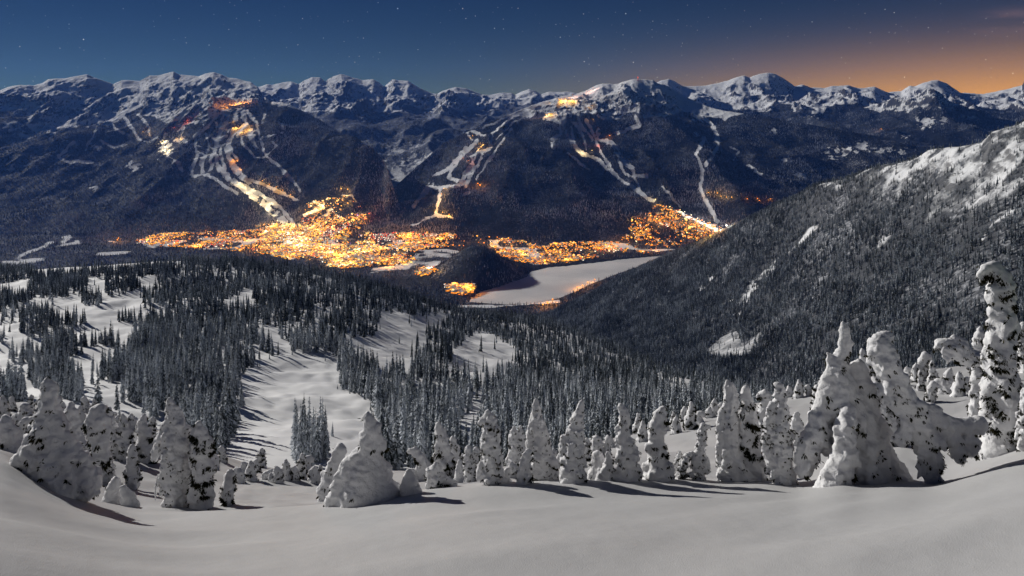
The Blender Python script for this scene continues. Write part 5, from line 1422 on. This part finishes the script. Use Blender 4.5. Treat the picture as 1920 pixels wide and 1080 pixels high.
FL = [   # px, py, colour, power (x100 kW), mast height, head radius, label, group
 ([(421, 200), (431, 198), (440, 197), (449, 196), (458, 197), (466, 198)], 'orange', 16, 26, 5, 'orange floodlight along the snowy crest at the top of the left ski runs', 'crest floodlights'),
 ([(437, 232), (447, 240), (456, 236), (463, 247), (451, 251), (472, 240), (441, 243)], 'amber', 6, 22, 3, 'pale floodlight on the terraced upper run below the orange crest', 'terraced run floodlights'),
 ([(301, 270), (306, 268), (308, 278), (304, 284), (314, 284), (318, 290), (310, 290)], 'yellow', 8, 22, 4, 'glaring floodlight on the small snow clearing left of the main runs', 'clearing floodlights'),
 ([(330, 262), (338, 263), (268, 250), (280, 254)], 'amber', 5, 20, 3, 'small amber lamp beside the left-hand trails', 'trail lamps'),
 ([(351, 230)], 'red', 9, 26, 4, 'lone red lamp high on the left mountain', None), ([(327, 243)], 'red', 6, 22, 3, 'smaller red lamp below the lone red one', None),
 ([(436, 304), (444, 305), (450, 319)], 'orange', 6, 20, 4, 'orange lamp on the tree island halfway down the left runs', 'halfway lamps'),
 ([(445, 346), (456, 352), (463, 363), (472, 372), (484, 385), (497, 395), (508, 406), (520, 418), (532, 428), (540, 442), (552, 452), (476, 358), (492, 372), (505, 386)], 'yellow', 11, 22, 3, 'floodlight along the wide lit home run down to the town', 'home run floodlights'),
 ([(492, 343), (505, 350), (518, 355), (530, 361), (545, 369)], 'amber', 5, 22, 4, 'amber lamp on the branch trail right of the home run', 'branch trail lamps'),
 ([(592, 380), (602, 388), (590, 396), (578, 402), (612, 378)], 'yellow', 10, 20, 4, 'pale lamp along the upper village slope', 'upper slope lamps'),
 ([(640, 358), (652, 359), (645, 372), (652, 385), (640, 390), (660, 405), (648, 418), (632, 416), (668, 415)], 'amber', 14, 20, 5, 'amber lamp of the upper village on the valley spur', 'upper village lamps'),
 ([(686, 412), (692, 405), (684, 416)], 'red', 14, 22, 5, 'deep orange lamp at the mouth of the side valley', 'side valley lamps'),
 ([(1053, 190), (1060, 190), (1067, 188), (1073, 192), (1058, 193)], 'amber', 20, 30, 6, 'brilliant yellow floodlight on the bare shoulder left of the summit with the red beacon', 'shoulder floodlights'),
 ([(1074, 183), (1100, 176), (1112, 170)], 'rose', 26, 40, 4, 'orange floodlight washing the snow bowl under the beacon summit', 'bowl floodlights'),
 ([(1029, 217), (1023, 218)], 'amber', 20, 22, 5, 'yellow lamp at the head of the central runs', 'run head lamps'), ([(1110, 201), (1112, 227)], 'amber', 7, 22, 3, 'small amber lamp on the central summit slope', 'summit slope lamps'),
 ([(886, 258)], 'amber', 9, 22, 4, 'amber lamp highest on the left branch of the central runs', None),
 ([(900, 272), (907, 275), (896, 282), (903, 280)], 'amber', 7, 20, 3, 'golden lamp on the middle of the central runs', 'middle run lamps'), ([(868, 300), (878, 305)], 'rose', 7, 20, 3, 'rosy lamp lower on the central runs', 'lower run lamps'),
 ([(896, 349), (900, 352)], 'orange', 22, 24, 6, 'strong orange lamp alone in the dark wood right of the central runs', 'dark wood lamps'),
 ([(832, 358), (828, 368), (824, 378), (822, 388), (818, 398), (830, 403), (842, 407)], 'amber', 14, 22, 4, 'golden lamp down the foot of the central runs', 'run foot lamps'),
 ([(1091, 290), (1110, 286), (1093, 287)], 'yellow', 9, 22, 4, 'yellow lamp at the fork of the right-hand runs', 'fork lamps'),
 ([(1143, 258)], 'orange', 14, 24, 5, 'orange lamp on the dark slope under the beacon summit', None), ([(1122, 276)], 'red', 10, 22, 5, 'red lamp left of the orange lamp under the beacon summit', None),
 ([(1229, 378), (1256, 392), (1275, 398)], 'yellow', 9, 20, 5, 'yellow lamp at the bottom of the right-hand runs', 'bottom lamps'),
 ([(1284, 402), (1296, 408), (1308, 414), (1320, 421), (1332, 428), (1344, 434), (1356, 436), (1362, 434)], 'white', 15, 22, 4, 'white floodlight lined up along the lit run at the town\'s right end', 'right-end floodlights'),
 ([(1328, 365), (1345, 366), (1352, 372), (1362, 374), (1372, 374)], 'amber', 9, 20, 4, 'amber lamp of the hamlet left on the shelf above the right end of town', 'hamlet lamps'),
 ([(1401, 377), (1420, 376), (1424, 380), (1445, 377)], 'orange', 9, 20, 4, 'orange lamp of the hamlet right beside the wooded ridge', 'ridge hamlet lamps'),
 ([(1652, 245)], 'orange', 12, 24, 5, 'single orange lamp on the far dark hill at right', None),
 ([(220, 455), (222, 452)], 'orange', 14, 22, 5, 'orange lamp of the outlying yard left of the town', 'outlying yard lamps'),
 ([(1082, 545), (1092, 541), (1102, 536), (1115, 530)], 'orange', 7, 18, 4, 'orange lamp on the wooded shore right of the lake', 'right shore lamps'),
 ([(1018, 578), (1026, 574), (1036, 568)], 'orange', 9, 18, 4, 'orange lamp below the near end of the lake', 'near shore lamps'),
]
for pts, col, pw, h, hd, lb, gp in FL:
    for (px, py) in pts:
        flood(px, py, col, pw * K_, h, hd, lb, gp)
# glow of the streets themselves: lamps on tall masts spread through the town
for tpi, (poly, dens, kind) in enumerate(TOWN):
    P = np.array(poly); area = 0.5 * abs(np.dot(P[:, 0], np.roll(P[:, 1], 1)) - np.dot(P[:, 1], np.roll(P[:, 0], 1)))
    for (px, py) in sample_poly(poly, max(3, int(area / 300)), rt):
        if in_poly(np.array([px]), np.array([py]), LAKE)[0]:
            continue
        col = rt.choice(['orange', 'amber', 'yellow', 'white'], p=[.70, .28, .02, .0] if kind == 0 else ([.50, .40, .08, .02] if kind == 1 else [.30, .42, .22, .06]))
        flood(px, py, str(col), (11 if kind < 2 else 9) * K_, 19, 3, 'tall street light ' + PLACE[tpi], 'street lights ' + PLACE[tpi])

# ---- beacon mast on the central summit
g = ground_at(1196, 151)
if g:
    e = bpy.data.objects.new('radio_mast', None); C.objects.link(e); e.location = g[0]
    e['label'] = 'slim radio mast with a red beacon on the central summit'; e['category'] = 'radio mast'
    m_ = link('mast', MAST, e); m_.scale = (2.5, 2.5, 42)
    hd = link('beacon', HEADS['red'], e); hd.location = (0, 0, 44); hd.scale = (8, 8, 8)
    h2 = link('beacon', HEADS['red'], e); h2.location = (0, 0, 22); h2.scale = (5, 5, 5)
# ---------------------------------------------------------------- air
hz_m = bpy.data.materials.new('air'); hz_m.use_nodes = True; hz_m.node_tree.nodes.clear()
hn = N(hz_m.node_tree)
pv = hn('ShaderNodeVolumePrincipled', {'Color': (0.11, 0.29, 1.0, 1), 'Density': 0.0000145, 'Anisotropy': 0.2})
hn('ShaderNodeOutputMaterial', {'Volume': pv.outputs[0]})
bm = bmesh.new()
bmesh.ops.create_cube(bm, size=1.0, matrix=Matrix.Translation((0, 9600, -300)) @ Matrix.Diagonal((46000, 20600, 3400, 1)))
me = bpy.data.meshes.new('haze'); bm.to_mesh(me); bm.free(); me.materials.append(hz_m)
hz = link('haze', me); hz['kind'] = 'stuff'; hz['label'] = 'thin bluish night air over the whole valley'
